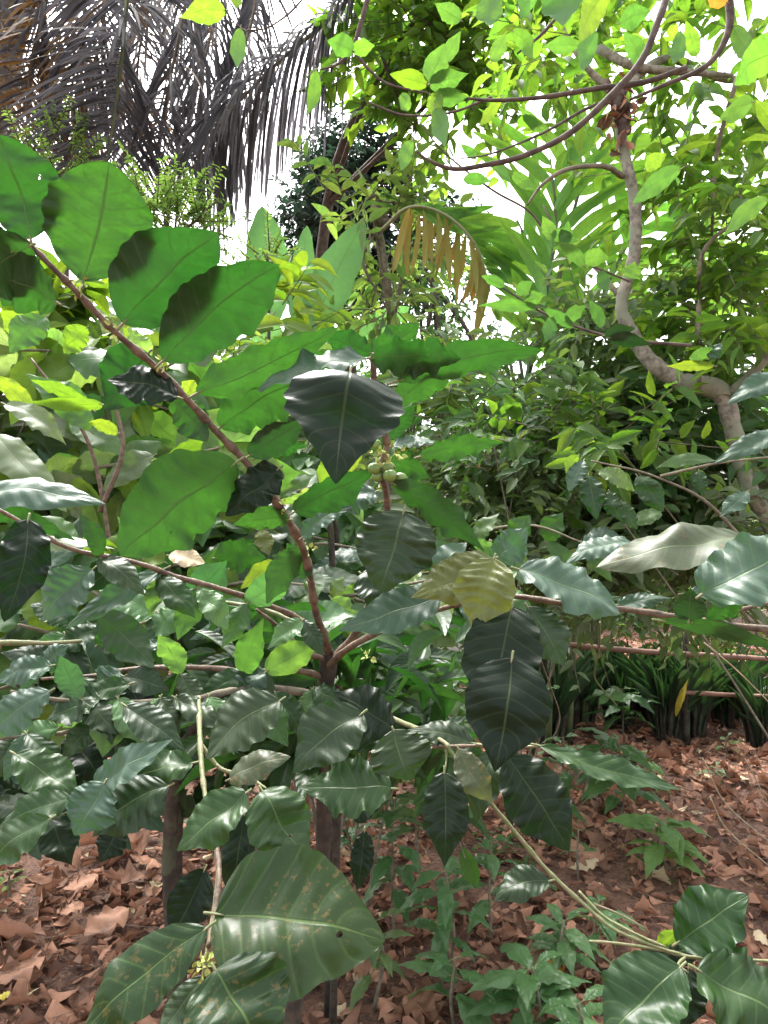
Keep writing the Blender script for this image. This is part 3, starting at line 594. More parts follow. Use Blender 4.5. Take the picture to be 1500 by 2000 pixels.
for nm_, pts, rd_ in [('branch', [(1425, 775, 3.1), (1470, 730, 3.0), (1540, 640, 2.9)], [.03, .024, .018]),
                      ('branch', [(1203, 190, 3.15), (1130, 110, 3.2), (1060, -20, 3.3)], [.02, .013, .008]),
                      ('branch', [(1203, 190, 3.15), (1300, 115, 3.3), (1420, 155, 3.4), (1540, 140, 3.4)], [.018, .02, .018, .014]),
                      ('branch', [(1170, 95, 3.3), (1240, 130, 3.2), (1330, 140, 3.2), (1430, 148, 3.2)], [.022, .02, .017, .01]),
                      ('branch', [(1216, 345, 3.1), (1180, 325, 3.0), (1110, 330, 2.9), (1060, 360, 2.9), (1030, 400, 2.9)], [.014, .011, .009, .007, .004]),
                      ('branch', [(1210, 580, 3.1), (1160, 520, 3.2), (1100, 470, 3.3), (1060, 400, 3.3)], [.012, .01, .007, .004]),
                      ('branch', [(1500, 400, 3.0), (1380, 480, 3.0), (1365, 600, 3.0), (1365, 760, 3.0)], [.007, .009, .011, .012]),
                      ('branch', [(1440, 150, 3.0), (1400, 300, 3.1), (1390, 460, 3.1)], [.01, .009, .006])]:
    limb(nm_, pts, rd_, M['bark' if rd_[0] > .015 else 'gbark'], rt, 8, 6)
def crown_part(parent, specs, mat, L, per, wr, slen=.3, T=T_LOW, origin=None, nm='crown', upb=.3, droop=.25, hollow=.05, tw='gbark'):
    Pp = []; Dd = []; Nn = []; S = []; E = []
    for (x, y, rx, ry, d, rd, ns) in specs:
        p_, l_, n_, s_, e_ = shoots(P(x, y, d), [rx / F * d, rd, ry / F * d], ns, slen, per, droop, upb, hollow)
        Pp.append(p_); Dd.append(l_); Nn.append(n_); S.append(s_); E.append(e_)
    pos = np.vstack(Pp); n = len(pos); LL = L * (.6 + .7 * rs.rand(n))
    cloud(nm, pos, np.vstack(Dd), np.vstack(Nn), LL, LL * wr * (.8 + .4 * rs.rand(n)), M[mat], parent, T=T, origin=pos[0])
    twigs('twig', np.vstack(S), np.vstack(E), .003, M[tw], parent, origin=pos[0])
crown_part(rt, [(1430, 420, 90, 180, 3.0, .4, 40), (1290, 60, 130, 50, 3.4, .4, 18), (1460, 60, 80, 100, 3.2, .3, 18), (1330, 330, 100, 60, 3.3, .3, 16), (1080, 100, 110, 90, 3.4, .4, 26), (1420, 640, 110, 90, 3.1, .4, 30)], 'canopy', .115, 9, .4, slen=.32, T=T_MED)
crown_part(rt, [(1370, 590, 110, 60, 3.5, .3, 24), (1150, 600, 110, 40, 3.6, .2, 12), (1450, 300, 70, 80, 3.6, .4, 16), (1430, 520, 100, 100, 3.3, .4, 30)], 'mid', .095, 9, .38, slen=.3, nm='shaded_crown')

# overhanging tree limb, top right, close to the camera -------------------
oh = root('overhanging_tree', (2.6, 1.2, 0), 'overhanging tree limb with large bright leaves crossing the top right', 'tree')
V, Fl = tube([(2.6, 1.2, 0), (2.5, 1.3, 1.5), (2.1, 1.6, 2.6), P(1500, -260, 1.9)], [.09, .08, .05, .02], 10, 6); make('trunk', V, Fl, M['darkbark'], oh, origin=(2.6, 1.2, 0))
for pts, rd_ in [([(1500, -260, 1.9), (1330, -60, 1.85), (1290, 30, 1.8), (1255, 115, 1.8), (1190, 190, 1.8), (1110, 262, 1.8), (1020, 305, 1.8), (950, 322, 1.8), (885, 330, 1.8), (835, 312, 1.8), (815, 296, 1.8)], [.02, .0105, .0095, .009, .0085, .008, .0075, .007, .006, .004, .003]),
                 ([(1420, -30, 2.0), (1426, 40, 2.0), (1408, 95, 2.0), (1370, 135, 2.0), (1300, 165, 2.0), (1230, 195, 2.0)], [.012, .011, .009, .008, .006, .004]),
                 ([(1340, 132, 2.1), (1260, 160, 2.1), (1170, 172, 2.1), (1060, 190, 2.1), (960, 196, 2.1), (900, 190, 2.1)], [.009, .0085, .008, .007, .005, .003]),
                 ([(1180, 200, 2.1), (1140, 215, 2.1), (1060, 260, 2.1), (960, 300, 2.1), (900, 310, 2.1)], [.006, .005, .004, .003, .002]),
                 ([(720, -10, 2.3), (705, 45, 2.3), (688, 95, 2.3), (660, 125, 2.3), (630, 135, 2.3)], [.009, .008, .007, .004, .003]),
                 ([(688, 95, 2.3), (720, 135, 2.3), (760, 165, 2.3), (835, 182, 2.3)], [.006, .005, .004, .003]),
                 ([(480, 60, 2.6), (520, 55, 2.6), (560, 30, 2.6), (590, 0, 2.6)], [.003, .003, .004, .004]),
                 ([(480, 60, 2.6), (465, 50, 2.5), (440, 18, 2.4), (462, -20, 2.4)], [.003, .0025, .002, .002]),
                 ([(630, 135, 2.3), (616, 136, 2.4), (600, 150, 2.5)], [.003, .002, .002]),
                 ([(720, 200, 2.4), (790, 225, 2.4), (880, 220, 2.4), (960, 190, 2.4)], [.003, .004, .004, .005]),
                 ([(820, 240, 2.3), (870, 300, 2.3), (960, 370, 2.3), (1030, 410, 2.3), (1070, 455, 2.3), (1140, 510, 2.3), (1230, 550, 2.3)], [.002, .003, .004, .004, .004, .004, .003]),
                 ([(950, 540, 2.2), (1010, 580, 2.2), (1080, 620, 2.2), (1200, 660, 2.2), (1350, 675, 2.2)], [.002, .003, .004, .005, .006]),
                 ([(1115, 0, 2.1), (1060, 65, 2.1), (1010, 105, 2.1)], [.004, .005, .003])]:
    limb('branch', pts, rd_, M['darkbark'], oh, 8, 6)
OL = [  # base x,y tip x,y width depth material
 (835, 160, 868, 85, 46, 1.8, 'v'), (838, 165, 915, 140, 40, 1.8, 'v'), (835, 165, 762, 142, 34, 1.8, 'y'), (850, 185, 915, 185, 34, 1.8, 'v'), (840, 185, 860, 225, 36, 1.8, 'canopy'), (800, 185, 780, 215, 30, 1.8, 'v'),
 (850, 210, 872, 292, 38, 1.75, 'v'), (805, 275, 782, 335, 28, 1.8, 'v'), (855, 372, 845, 402, 20, 2.0, 'y'), (690, 100, 640, 78, 40, 2.0, 'v'), (690, 100, 732, 88, 30, 2.0, 'canopy'),
 (955, -10, 960, 62, 52, 1.5, 'v'), (1090, -60, 1100, 52, 90, 1.4, 'v'), (1050, -20, 1010, 40, 40, 1.5, 'v'), (1190, -30, 1130, 85, 50, 1.5, 'y'), (1165, 60, 1130, 150, 36, 1.7, 'v'), (1330, 60, 1310, 130, 30, 1.8, 'v'),
 (1540, 95, 1425, 165, 70, 1.4, 'canopy'), (1330, 330, 1228, 398, 38, 2.0, 'v'), (1500, 390, 1400, 465, 34, 2.1, 'v'), (1130, 90, 1060, 90, 30, 2.2, 'v'), (1430, 50, 1470, 130, 34, 2.0, 'v'), (1420, 5, 1380, -12, 30, 1.8, 'orange'),
 (1065, 260, 1010, 200, 22, 2.2, 'v'), (980, 190, 930, 250, 22, 2.2, 'y'), (1140, 520, 1090, 470, 26, 2.2, 'v'), (1075, 455, 1130, 470, 26, 2.2, 'v'), (1080, 470, 1060, 420, 26, 2.2, 'v'), (1100, 480, 1110, 430, 26, 2.2, 'v'),
 (985, 560, 940, 538, 20, 2.1, 'v'), (1010, 575, 1040, 550, 24, 2.1, 'v'), (1025, 590, 1065, 575, 26, 2.1, 'v'), (1050, 600, 935, 590, 24, 2.1, 'v'), (1080, 620, 1065, 670, 28, 2.1, 'v'), (1105, 628, 1145, 595, 28, 2.1, 'v'), (1120, 640, 1060, 600, 22, 2.1, 'v'),
 (1180, 655, 1240, 640, 26, 2.1, 'd'), (1190, 660, 1270, 672, 30, 2.1, 'd'), (1175, 640, 1150, 585, 24, 2.1, 'v'), (1140, 505, 1190, 500, 34, 2.2, 'v'), (1230, 545, 1240, 510, 34, 2.2, 'v'), (1170, 530, 1190, 570, 26, 2.2, 'v'),
 (440, 20, 352, 30, 44, 2.4, 'canopy'), (470, 55, 462, 135, 30, 2.4, 'v'), (615, 135, 600, 225, 26, 2.5, 'canopy'), (465, -15, 460, 20, 22, 2.4, 'y'), (1210, 45, 1270, 20, 40, 1.9, 'v'), (1000, 60, 1045, 120, 30, 2.0, 'canopy'), (900, 40, 850, 5, 34, 1.9, 'v'),
 (960, 120, 990, 60, 30, 2.0, 'v'), (1250, 130, 1215, 60, 34, 2.0, 'v'), (1470, 200, 1400, 230, 40, 1.9, 'v'), (1360, 110, 1340, 40, 30, 1.9, 'canopy'), (870, 120, 900, 60, 28, 2.1, 'v'), (1010, 240, 1060, 235, 24, 2.2, 'canopy'), (930, 310, 900, 280, 18, 2.2, 'v'),
 (1000, 340, 1045, 372, 24, 2.2, 'v'), (905, 350, 960, 352, 24, 2.2, 'v'), (960, 310, 1000, 360, 20, 2.2, 'v'), (1260, 330, 1300, 300, 30, 2.2, 'canopy')]
for bx, by, tx, ty, w_, d, mt in OL:
    hero(oh, bx, by, tx, ty, w_, d, 'u', mt, k=.7, nu=22, nv=8, wave=.05, corr=.02, bend=.06, hook=random.uniform(0, .12), fold=.15, p=.95)

# middle shrubs -----------------------------------------------------------
mid = [  # label, x, y, rx, ry, d, rd, ns, per, L, mat, kw
 ('yellow green coffee shrub glowing behind the left stem', 120, 730, 190, 90, 2.6, .3, 46, 8, .17, 'y', {}),
 ('pale green coffee shrub at the left edge under the upper leaves', 60, 780, 190, 130, 2.9, .35, 60, 8, .17, 'v', {}),
 ('yellow green shrub behind the middle of the leaning stem', 545, 660, 50, 70, 3.6, .3, 22, 8, .15, 'y', {}),
 ('grey green coffee shrub in the tangle at the left', 170, 900, 240, 120, 2.9, .4, 80, 8, .15, 'grey', {}),
 ('bright green shrub behind the big dark backlit leaf', 430, 830, 190, 120, 3.2, .4, 80, 8, .13, 'mid', {}),
 ('dense coffee shrub behind the fork of the main stem', 430, 1080, 260, 140, 2.7, .4, 110, 8, .12, 'v', {}),
 ('grey leaved coffee shrub between the two stems', 560, 1000, 210, 120, 3.2, .4, 90, 8, .12, 'grey', {}),
 ('shaded shrub low at the left behind the branches', 150, 1180, 260, 110, 2.6, .35, 80, 8, .13, 'mid', {}),
 ('small leaved green bush right of the berry stem', 880, 1010, 170, 110, 3.9, .4, 120, 9, .085, 'mid', {}),
 ('green bush with rounded pale leaves below the shed', 830, 820, 120, 110, 4.2, .3, 50, 8, .12, 'mid', {}),
 ('fine leaved greyish bush in the right middle', 1130, 890, 220, 110, 3.8, .4, 210, 10, .10, 'grey', {}),
 ('fine leaved bush behind the crooked trunk', 1330, 870, 200, 150, 3.7, .4, 180, 10, .10, 'v', {}),
 ('dull green bush under the crooked trunk at the right edge', 1380, 1030, 190, 120, 3.5, .4, 130, 10, .10, 'grey', {}),
 ('round leaved bush under the glossy right hand leaves', 1060, 1060, 180, 90, 3.6, .35, 120, 10, .095, 'mid', {}),
 ('low shrub with round leaves beside the main trunk', 790, 1230, 110, 90, 3.0, .3, 50, 8, .08, 'mid', {}),
 ('bright green coffee shrub below the fork on the right', 790, 1370, 110, 55, 2.5, .25, 30, 8, .13, 'v', {}),
 ('loose yellow green sprigs in front of the grey hedge at the right', 1160, 860, 150, 80, 3.0, .25, 26, 9, .11, 'canopy', {}),
 ('light green sprigs beside the lower bend of the crooked trunk', 1350, 900, 110, 90, 3.5, .25, 26, 9, .11, 'v', {}),
 ('airy bright bush behind the berries and the shed', 960, 830, 120, 90, 3.4, .3, 30, 9, .09, 'v', {}),
 ('small leaved tangle hanging over the bamboo rail at the right', 1330, 1140, 190, 70, 3.3, .3, 46, 9, .075, 'mid', {}),
 ('small leaved tangle over the left end of the bamboo rail', 1090, 1150, 110, 60, 3.4, .3, 26, 9, .075, 'grey', {}),
 ('large leaved green shrub against the ginger stalks', 1180, 700, 180, 80, 3.9, .3, 80, 8, .12, 'mid', {})]
for q in mid:
    bush('shrub', q[0], 'shrub', *q[1:11], group='shrubs in the garden', stems=2, srad=.006, T=T_MED if q[9] > .11 else T_LOW, trunk=(-260 if q[1] < 300 else 640 if q[1] < 900 else 1010 if q[1] < 1100 else 1680), slen=.3, hollow=.1, droop=.3, wr=.40, upb=.35, face=.75)

# grass clumps and bamboo rails at the right ------------------------------
gx = [(1075, 1430, 'leftmost grassy clump behind the rail, dark at its base'), (1130, 1405, 'grassy clump with bright blades left of the vine'), (1210, 1400, 'short grassy clump behind the pale seedling'), (1300, 1425, 'tall dark clump of strap leaves right of the pale seedling'),
      (1350, 1415, 'grassy clump beside the yellow blade'), (1420, 1400, 'small spiky clump standing in front of the grey path'), (1490, 1440, 'thick clump at the right edge of the picture'), (1000, 1400, 'shaded grassy clump behind the hanging dark leaves'), (1250, 1385, 'narrow upright clump under the upper rail')]
for x, y, lab in gx:
    d = H * F / (y - 1000) * .96; B = P(x, 1000, d); B[2] = gheight(B[0], B[1])
    r = root('grass_clump', B, lab, 'grass clump', 'grassy clumps along the rails')
    n = 120; th = rs.rand(n) * 6.28; rad = .07 * rs.rand(n) ** .5; pos = B + np.stack([np.cos(th) * rad, np.sin(th) * rad, .0 * th], -1)
    dr = np.stack([np.cos(th) * .2 * rs.rand(n), np.sin(th) * .2 * rs.rand(n), np.ones(n)], -1) + rs.randn(n, 3) * .06
    nr = np.stack([-np.cos(th), -np.sin(th), .3 * np.ones(n)], -1); L = (.26 + .4 * rs.rand(n)) * (.75 + .5 * rs.rand())
    cloud('blades', pos, dr, nr, L * .9, .014, M['grass'], r, T=T_STRAP, origin=B)
    ns_ = 26; th = rs.rand(ns_) * 6.28; pos = B + np.stack([np.cos(th) * .08, np.sin(th) * .08, 0 * th], -1)
    twigs('stem_base', pos, pos + np.stack([np.cos(th) * .06, np.sin(th) * .06, .22 + .12 * rs.rand(ns_)], -1), .016, M['trunk'], r, origin=B)
yg = hero(None, 1320, 1400, 1345, 1325, 12, 4.5, 't', 'yel', pet=False, name='grass_blade')
yg.name = 'dry_grass_stem'
tag(yg, 'single yellow blade standing among the dark grassy clumps', 'grass stem')
fr = root('bamboo_fence', P(1250, 1420, 5.0) * [1, 1, 0], 'low bamboo fence with two reddish brown rails behind the grass', 'fence')
limb('rail', [(1040, 1252, 4.5), (1250, 1272, 4.5), (1520, 1288, 4.5)], [.016, .018, .017], M['rail'], fr, 10, 8, knobs=.12)
limb('rail', [(1330, 1352, 4.5), (1440, 1358, 4.5), (1540, 1362, 4.5)], [.014, .014, .014], M['rail'], fr, 10, 8, knobs=.12)
limb('rail', [(700, 1235, 4.5), (880, 1245, 4.5), (1040, 1252, 4.5)], [.016, .018, .017], M['rail'], fr, 10, 8, knobs=.12)
for x in (1060, 1338, 1520): limb('post', [(x, 1235, 4.54), (x + 2, 1455, 4.54)], [.022, .024], M['trunk'], fr, 10, 5)

# seedlings ------------------------------------------------------------------
def seedling(x, y, top, lab, pairs, Ln, mat='p', spread=1.0, lean=0, seed=0):
    """stem rooted where the ground shows at (x, y), rising to pixel height `top`"""
    d = H * F / (y - 1000); B = P(x, y, d); B[2] = gheight(B[0], B[1]); Tp = P(x + lean, top, d)
    r = root('coffee_seedling', B, lab, 'seedling', 'coffee seedlings on the leaf litter')
    V, Fl = tube([B, (B + Tp) / 2 + rs.randn(3) * .015, Tp], [.006, .005, .003], 7, 8); make('stem', V, Fl, M['gbark'], r, origin=B)
    q = random.Random(seed); Ln = Ln * 1.12
    for k in range(pairs):
        f = 1 - .65 * (k / max(1, pairs)) ; c = B * (1 - f) + Tp * f; a0 = k * 1.35 + q.random()
        for sg in (0, math.pi):
            a = a0 + sg + q.uniform(-.3, .3); Lk = Ln * q.uniform(.7, 1.15) * (.65 if k == 0 else 1) * spread
            dr = np.array([math.cos(a), math.sin(a), q.uniform(-.35, .35) - .1 * k / pairs]); b_ = c + nz(dr) * .02
            V, Fl, uv = blade(b_, b_ + nz(dr) * Lk, nz(UP + rs.randn(3) * .2), Lk * .185, bend=.08, hook=.2, nu=30, nv=8, seed=q.randint(0, 9999), wave=.1, corr=.07, K=9, tail=.8)
            pv, pf = tube([c, b_ + nz(dr) * .01], .0015, 5, 2); o = len(V); Fl = Fl + [[w_ + o for w_ in f_] for f_ in pf]
            make('leaf', np.vstack([V, pv]), Fl, [M[mat], M['greentwig']], r, uv=np.vstack([uv, np.zeros((len(pv), 2))]), tint=q.random(), mi=[0] * (len(Fl) - len(pf)) + [1] * len(pf), origin=c)
seedling(1215, 1450, 1345, 'pale seedling with many narrow leaves at the foot of the vine', 9, .2, 'seed', seed=1)
seedling(1205, 1640, 1440, 'bright glossy seedling under the long drooping leaf', 11, .19, 'v', seed=2)
seedling(1100, 1560, 1440, 'small leafy seedling left of the bright glossy one', 6, .13, 'seed', seed=3)
seedling(1290, 1720, 1600, 'pale green rosette seedling in the right middle of the litter', 9, .17, 'fern', seed=4)
seedling(1420, 1480, 1440, 'tiny seedling near the grassy clumps at the right', 3, .07, 'mid', seed=5)
seedling(770, 1830, 1560, 'tall seedling behind the narrow black hanging leaf', 9, .13, 'seed', seed=6)
seedling(870, 1900, 1700, 'seedling with ribbed pale leaves beside the dark hanging leaf', 7, .13, 'seed', seed=7)
seedling(1100, 1900, 1800, 'small dark seedling with ribbed leaves left of the broken branch', 7, .12, 'seed', seed=8)
seedling(1040, 2040, 1890, 'spreading dark seedling at the bottom edge', 9, .16, 'seed', seed=9)
seedling(890, 2010, 1870, 'dark shaded seedling left of the bottom spreading one', 5, .15, 'seed', seed=10)
seedling(690, 1690, 1600, 'low seedling just right of the main trunk', 5, .12, 'seed', seed=11)
seedling(20, 1760, 1700, 'small bright weed seedling at the left edge', 4, .05, 'y', seed=12)
seedling(1130, 2080, 1960, 'pale leaved seedling at the lower right bottom', 5, .14, 'seed', seed=13)
seedling(730, 1960, 1800, 'seedling rising from the litter right of the large spotted leaf', 6, .12, 'mid', seed=14)
seedling(960, 1830, 1640, 'thin seedling behind the narrow dark hanging leaf', 6, .12, 'seed', seed=15)
seedling(820, 1700, 1500, 'leafy seedling glimpsed between the dark hanging leaves', 8, .15, 'mid', seed=16)
seedling(1180, 1580, 1480, 'low bright seedling beneath the tall glossy one', 6, .13, 'v', seed=17)
seedling(1130, 1720, 1620, 'small seedling close to the long bare branch', 3, .06, 'v', seed=18)
seedling(900, 1640, 1500, 'green seedling behind the brownish hanging leaf', 7, .15, 'v', seed=19)
seedling(1400, 1540, 1500, 'little dark leaved seedling among the dry stalks', 4, .08, 'mid', seed=20)
seedling(1080, 1640, 1520, 'leafy seedling directly behind the lowest dark hanging leaf', 7, .15, 'v', seed=21)
seedling(1250, 1560, 1480, 'small pale seedling between the glossy seedling and the dry stalks', 5, .12, 'fern', seed=22)
seedling(1170, 1860, 1760, 'seedling half hidden by the end of the long bare branch', 6, .12, 'seed', seed=23)
# small weeds in the litter as ground cover
n = 500; yy = 1.8 + 4.5 * rs.rand(n); xx = (rs.rand(n) * 3.2 - 1.6) * yy * .6; cl = np.stack([xx, yy], -1)[rs.randint(0, 40, n)] + rs.randn(n, 2) * .07
pos = np.stack([cl[:, 0], cl[:, 1], gheight(cl[:, 0], cl[:, 1]) + .02 + .03 * rs.rand(n)], -1); dr = rs.randn(n, 3) * [1, 1, .3] + UP * .2
tag(cloud('ground_weeds', pos, dr, UP + rs.randn(n, 3) * .3, .035 + .02 * rs.rand(n), .02, M['v']), 'tiny green weeds sprouting through the dry leaves', 'weeds', kind='stuff')
# dry stalks
for pts, lab in [([(1372, 1480), (1410, 1560), (1460, 1610), (1510, 1650)], 'long pale dry stalk leaning across the right litter'),
                 ([(1386, 1555), (1420, 1620), (1500, 1690)], 'thin dry stalk below the long leaning one'),
                 ([(1455, 1482), (1475, 1520), (1510, 1590)], 'bent dry stalk with one green leaf at the right edge'),
                 ([(1160, 1765), (1210, 1785), (1260, 1812)], 'short pale dry twig above the lower right leaves'),
                 ([(1375, 1255), (1440, 1310), (1510, 1380)], 'straight pale stick crossing below the right coffee branch')]:
    d0 = 1500 * 1.376 / (pts[-1][1] - 1000) * .9 if pts[-1][1] > 1450 else 2.4
    d0 = min(d0, 2.9); V, Fl = tube([P(x, y, d0 - .0 * i) for i, (x, y) in enumerate(pts)], np.linspace(.0032, .0022, len(pts)), 6, 6)
    tag(make('dry_stalk', V, Fl, M['dry'], origin=P(*pts[0], d0)), lab, 'dry stalk', 'dry stalks at the right')
vine = root('climbing_vine', P(1200, 1400, 3.2), 'thin pale vine hanging from the right branch to the pale seedling', 'vine')
limb('stem', [(1172, 1215, 2.2), (1170, 1270, 2.4), (1161, 1320, 2.6), (1180, 1350, 2.9), (1205, 1378, 3.2)], [.003] * 5, M['greentwig'], vine, 6)
hero(vine, 1190, 1362, 1225, 1355, 18, 3.0, 't', 'v', nu=14, nv=6); hero(vine, 1188, 1362, 1168, 1375, 15, 3.0, 't', 'v', nu=14, nv=6)
vn = root('climbing_vine', P(1060, 1290, 2.6), 'wiry brown vine curling down right of the hanging dark leaves', 'vine')
limb('stem', [(1055, 1285, 2.6), (1075, 1340, 2.6), (1092, 1390, 2.6), (1090, 1420, 2.6), (1075, 1448, 2.6)], [.0025] * 5, M['redstem'], vn, 6)
hero(vn, 1078, 1343, 1050, 1345, 8, 2.6, 't', 'v', nu=14, nv=6); hero(vn, 1080, 1343, 1095, 1341, 8, 2.6, 't', 'v', nu=14, nv=6)
# ================================================================== THE MAIN COFFEE SHRUB
mb = np.array([*P(540, 1000, 1.45)[:2], 0.0])
cs = root('coffee_shrub', mb, 'large coffee shrub with leaning stem, dark glossy leaves and green berries in the foreground', 'coffee shrub')
V, Fl = tube([mb, P(575, 1950, 1.45), P(628, 1700, 1.42), P(632, 1450, 1.4), P(636, 1340, 1.38), P(645, 1275, 1.36)], [.02, .018, .015, .015, .017, .015], 14, 8, jitter=.07)
make('trunk', V, Fl, M['trunk'], cs, origin=mb)
tb2 = np.array([*P(345, 1000, 1.6)[:2], 0.0])
V, Fl = tube([tb2, P(345, 1900, 1.6), P(335, 1760, 1.6), P(332, 1640, 1.6), P(350, 1480, 1.6), P(420, 1370, 1.55)], [.026, .023, .019, .017, .014, .01], 12, 8, jitter=.07)
make('trunk', V, Fl, M['trunk'], cs, origin=tb2)
SA = [(-60, 350, .80), (0, 425, .81), (55, 475, .82), (105, 525, .83), (150, 570, .85), (192, 615, .87), (232, 655, .89), (305, 718, .93), (370, 785, .96), (425, 845, 1.0), (478, 900, 1.03), (520, 952, 1.07), (560, 1012, 1.12), (592, 1072, 1.17), (607, 1135, 1.23), (618, 1200, 1.28), (645, 1275, 1.36)]
ra = np.linspace(.0024, .0068, len(SA)); limb('stem', SA, ra, M['stem'], cs, 12, 8, knobs=.45)
SBp = [(757, 868, .98), (745, 920, 1.0), (754, 960, 1.03), (756, 1010, 1.06), (748, 1100, 1.15), (718, 1190, 1.25), (690, 1245, 1.32), (650, 1290, 1.36)]
limb('stem', SBp, [.004, .0043, .0046, .005, .006, .007, .008, .009], M['stem'], cs, 10, 8, knobs=.2)
limb('stem', [(757, 868, .98), (735, 790, .97), (730, 730, .96), (728, 690, .96)], [.0055, .005, .0045, .004], M['stem'], cs, 10, 6)
for px_, rd_, mt in [
 ([(645, 1285, 1.36), (600, 1220, 1.3), (520, 1180, 1.25), (430, 1150, 1.2), (340, 1125, 1.16), (270, 1100, 1.12), (140, 1072, 1.08), (60, 1030, 1.05), (-30, 980, 1.02)], [.009, .0085, .008, .0075, .007, .0065, .006, .005, .004], 'redstem'),
 ([(640, 1310, 1.38), (600, 1240, 1.4), (540, 1200, 1.4), (450, 1178, 1.42), (400, 1180, 1.44), (330, 1200, 1.45), (200, 1240, 1.45), (50, 1258, 1.45), (-20, 1256, 1.45)], [.01, .009, .0085, .007, .006, .005, .005, .0045, .004], 'greentwig'),
 ([(640, 1325, 1.38), (580, 1310, 1.33), (480, 1312, 1.3), (400, 1304, 1.28), (270, 1306, 1.25), (180, 1320, 1.22), (80, 1326, 1.2)], [.011, .009, .0085, .008, .0075, .006, .004], 'redstem'),
 ([(632, 1360, 1.38), (540, 1345, 1.3), (460, 1348, 1.25), (380, 1365, 1.22), (240, 1372, 1.18), (110, 1366, 1.15), (20, 1350, 1.12)], [.012, .011, .0105, .009, .0065, .005, .004], 'gbark'),
 ([(400, 1362, 1.28), (300, 1388, 1.25), (210, 1405, 1.22), (120, 1432, 1.2), (30, 1438, 1.18), (-30, 1445, 1.16)], [.009, .0075, .007, .006, .006, .005], 'gbark'),
 ([(640, 1290, 1.36), (590, 1270, 1.33), (545, 1225, 1.3), (500, 1190, 1.28)], [.009, .008, .006, .004], 'stem'),
 ([(388, 1362, 1.2), (390, 1430, 1.12), (394, 1500, 1.05), (402, 1560, 1.0), (420, 1640, .93), (426, 1710, .88), (418, 1780, .84), (406, 1850, .8), (395, 1910, .78)], [.007, .0068, .006, .0055, .005, .005, .0048, .004, .003], 'greentwig'),
 ([(422, 1640, .925), (428, 1710, .875), (420, 1782, .835), (407, 1850, .795)], [.0056, .0056, .0053, .0046], 'redstem'),
 ([(390, 1450, 1.1), (430, 1500, 1.08), (480, 1515, 1.06), (520, 1540, 1.0)], [.005, .005, .004, .003], 'greentwig'),
 ([(640, 1300, 1.36), (690, 1260, 1.28), (780, 1215, 1.2), (860, 1190, 1.1), (940, 1170, 1.02), (1010, 1165, .98), (1110, 1180, .96), (1220, 1190, .95), (1330, 1206, .93), (1430, 1222, .92), (1540, 1232, .9)], [.011, .01, .008, .0065, .006, .0058, .006, .0065, .0068, .007, .007], 'redstem'),
 ([(1380, 1212, .93), (1430, 1195, .94), (1490, 1180, .95), (1540, 1170, .95)], [.004, .004, .0035, .003], 'redstem'),
 ([(638, 1345, 1.38), (690, 1380, 1.3), (730, 1410, 1.2), (775, 1435, 1.12), (830, 1455, 1.05), (870, 1458, 1.02), (930, 1456, .98)], [.009, .007, .006, .0055, .005, .005, .003], 'redstem'),
 ([(672, 1360, 1.34), (760, 1400, 1.2), (860, 1445, 1.03), (885, 1475, 1.0), (960, 1570, .98), (1010, 1630, .97), (1060, 1690, .96), (1100, 1730, .95), (1145, 1770, .94), (1200, 1815, .92), (1290, 1852, .9), (1345, 1868, .89)], [.01, .007, .005, .005, .0046, .0046, .0045, .0045, .004, .0038, .0035, .003], 'greentwig'),
 ([(1150, 1838, .92), (1200, 1842, .91), (1290, 1855, .9), (1340, 1868, .89), (1400, 1872, .88), (1520, 1878, .86)], [.0025, .003, .0035, .0035, .003, .0028], 'greentwig'),
 ([(1130, 1740, .95), (1180, 1790, .93), (1250, 1828, .91), (1300, 1850, .9)], [.003, .0028, .0028, .0028], 'greentwig'),
 ([(1340, 1868, .89), (1325, 1885, .88), (1345, 1900, .87)], [.003, .003, .002], 'greentwig'),
 ([(1050, 1457, 1.05), (980, 1460, 1.08), (900, 1450, 1.1)], [.003, .004, .004], 'greentwig'),
 ([(870, 1458, 1.02), (872, 1480, 1.01), (868, 1512, .99)], [.003, .0022, .0018], 'greentwig')]:
    limb('branch', px_, [q_ * .6 for q_ in rd_], M[mt], cs, 10, 7, knobs=.3)
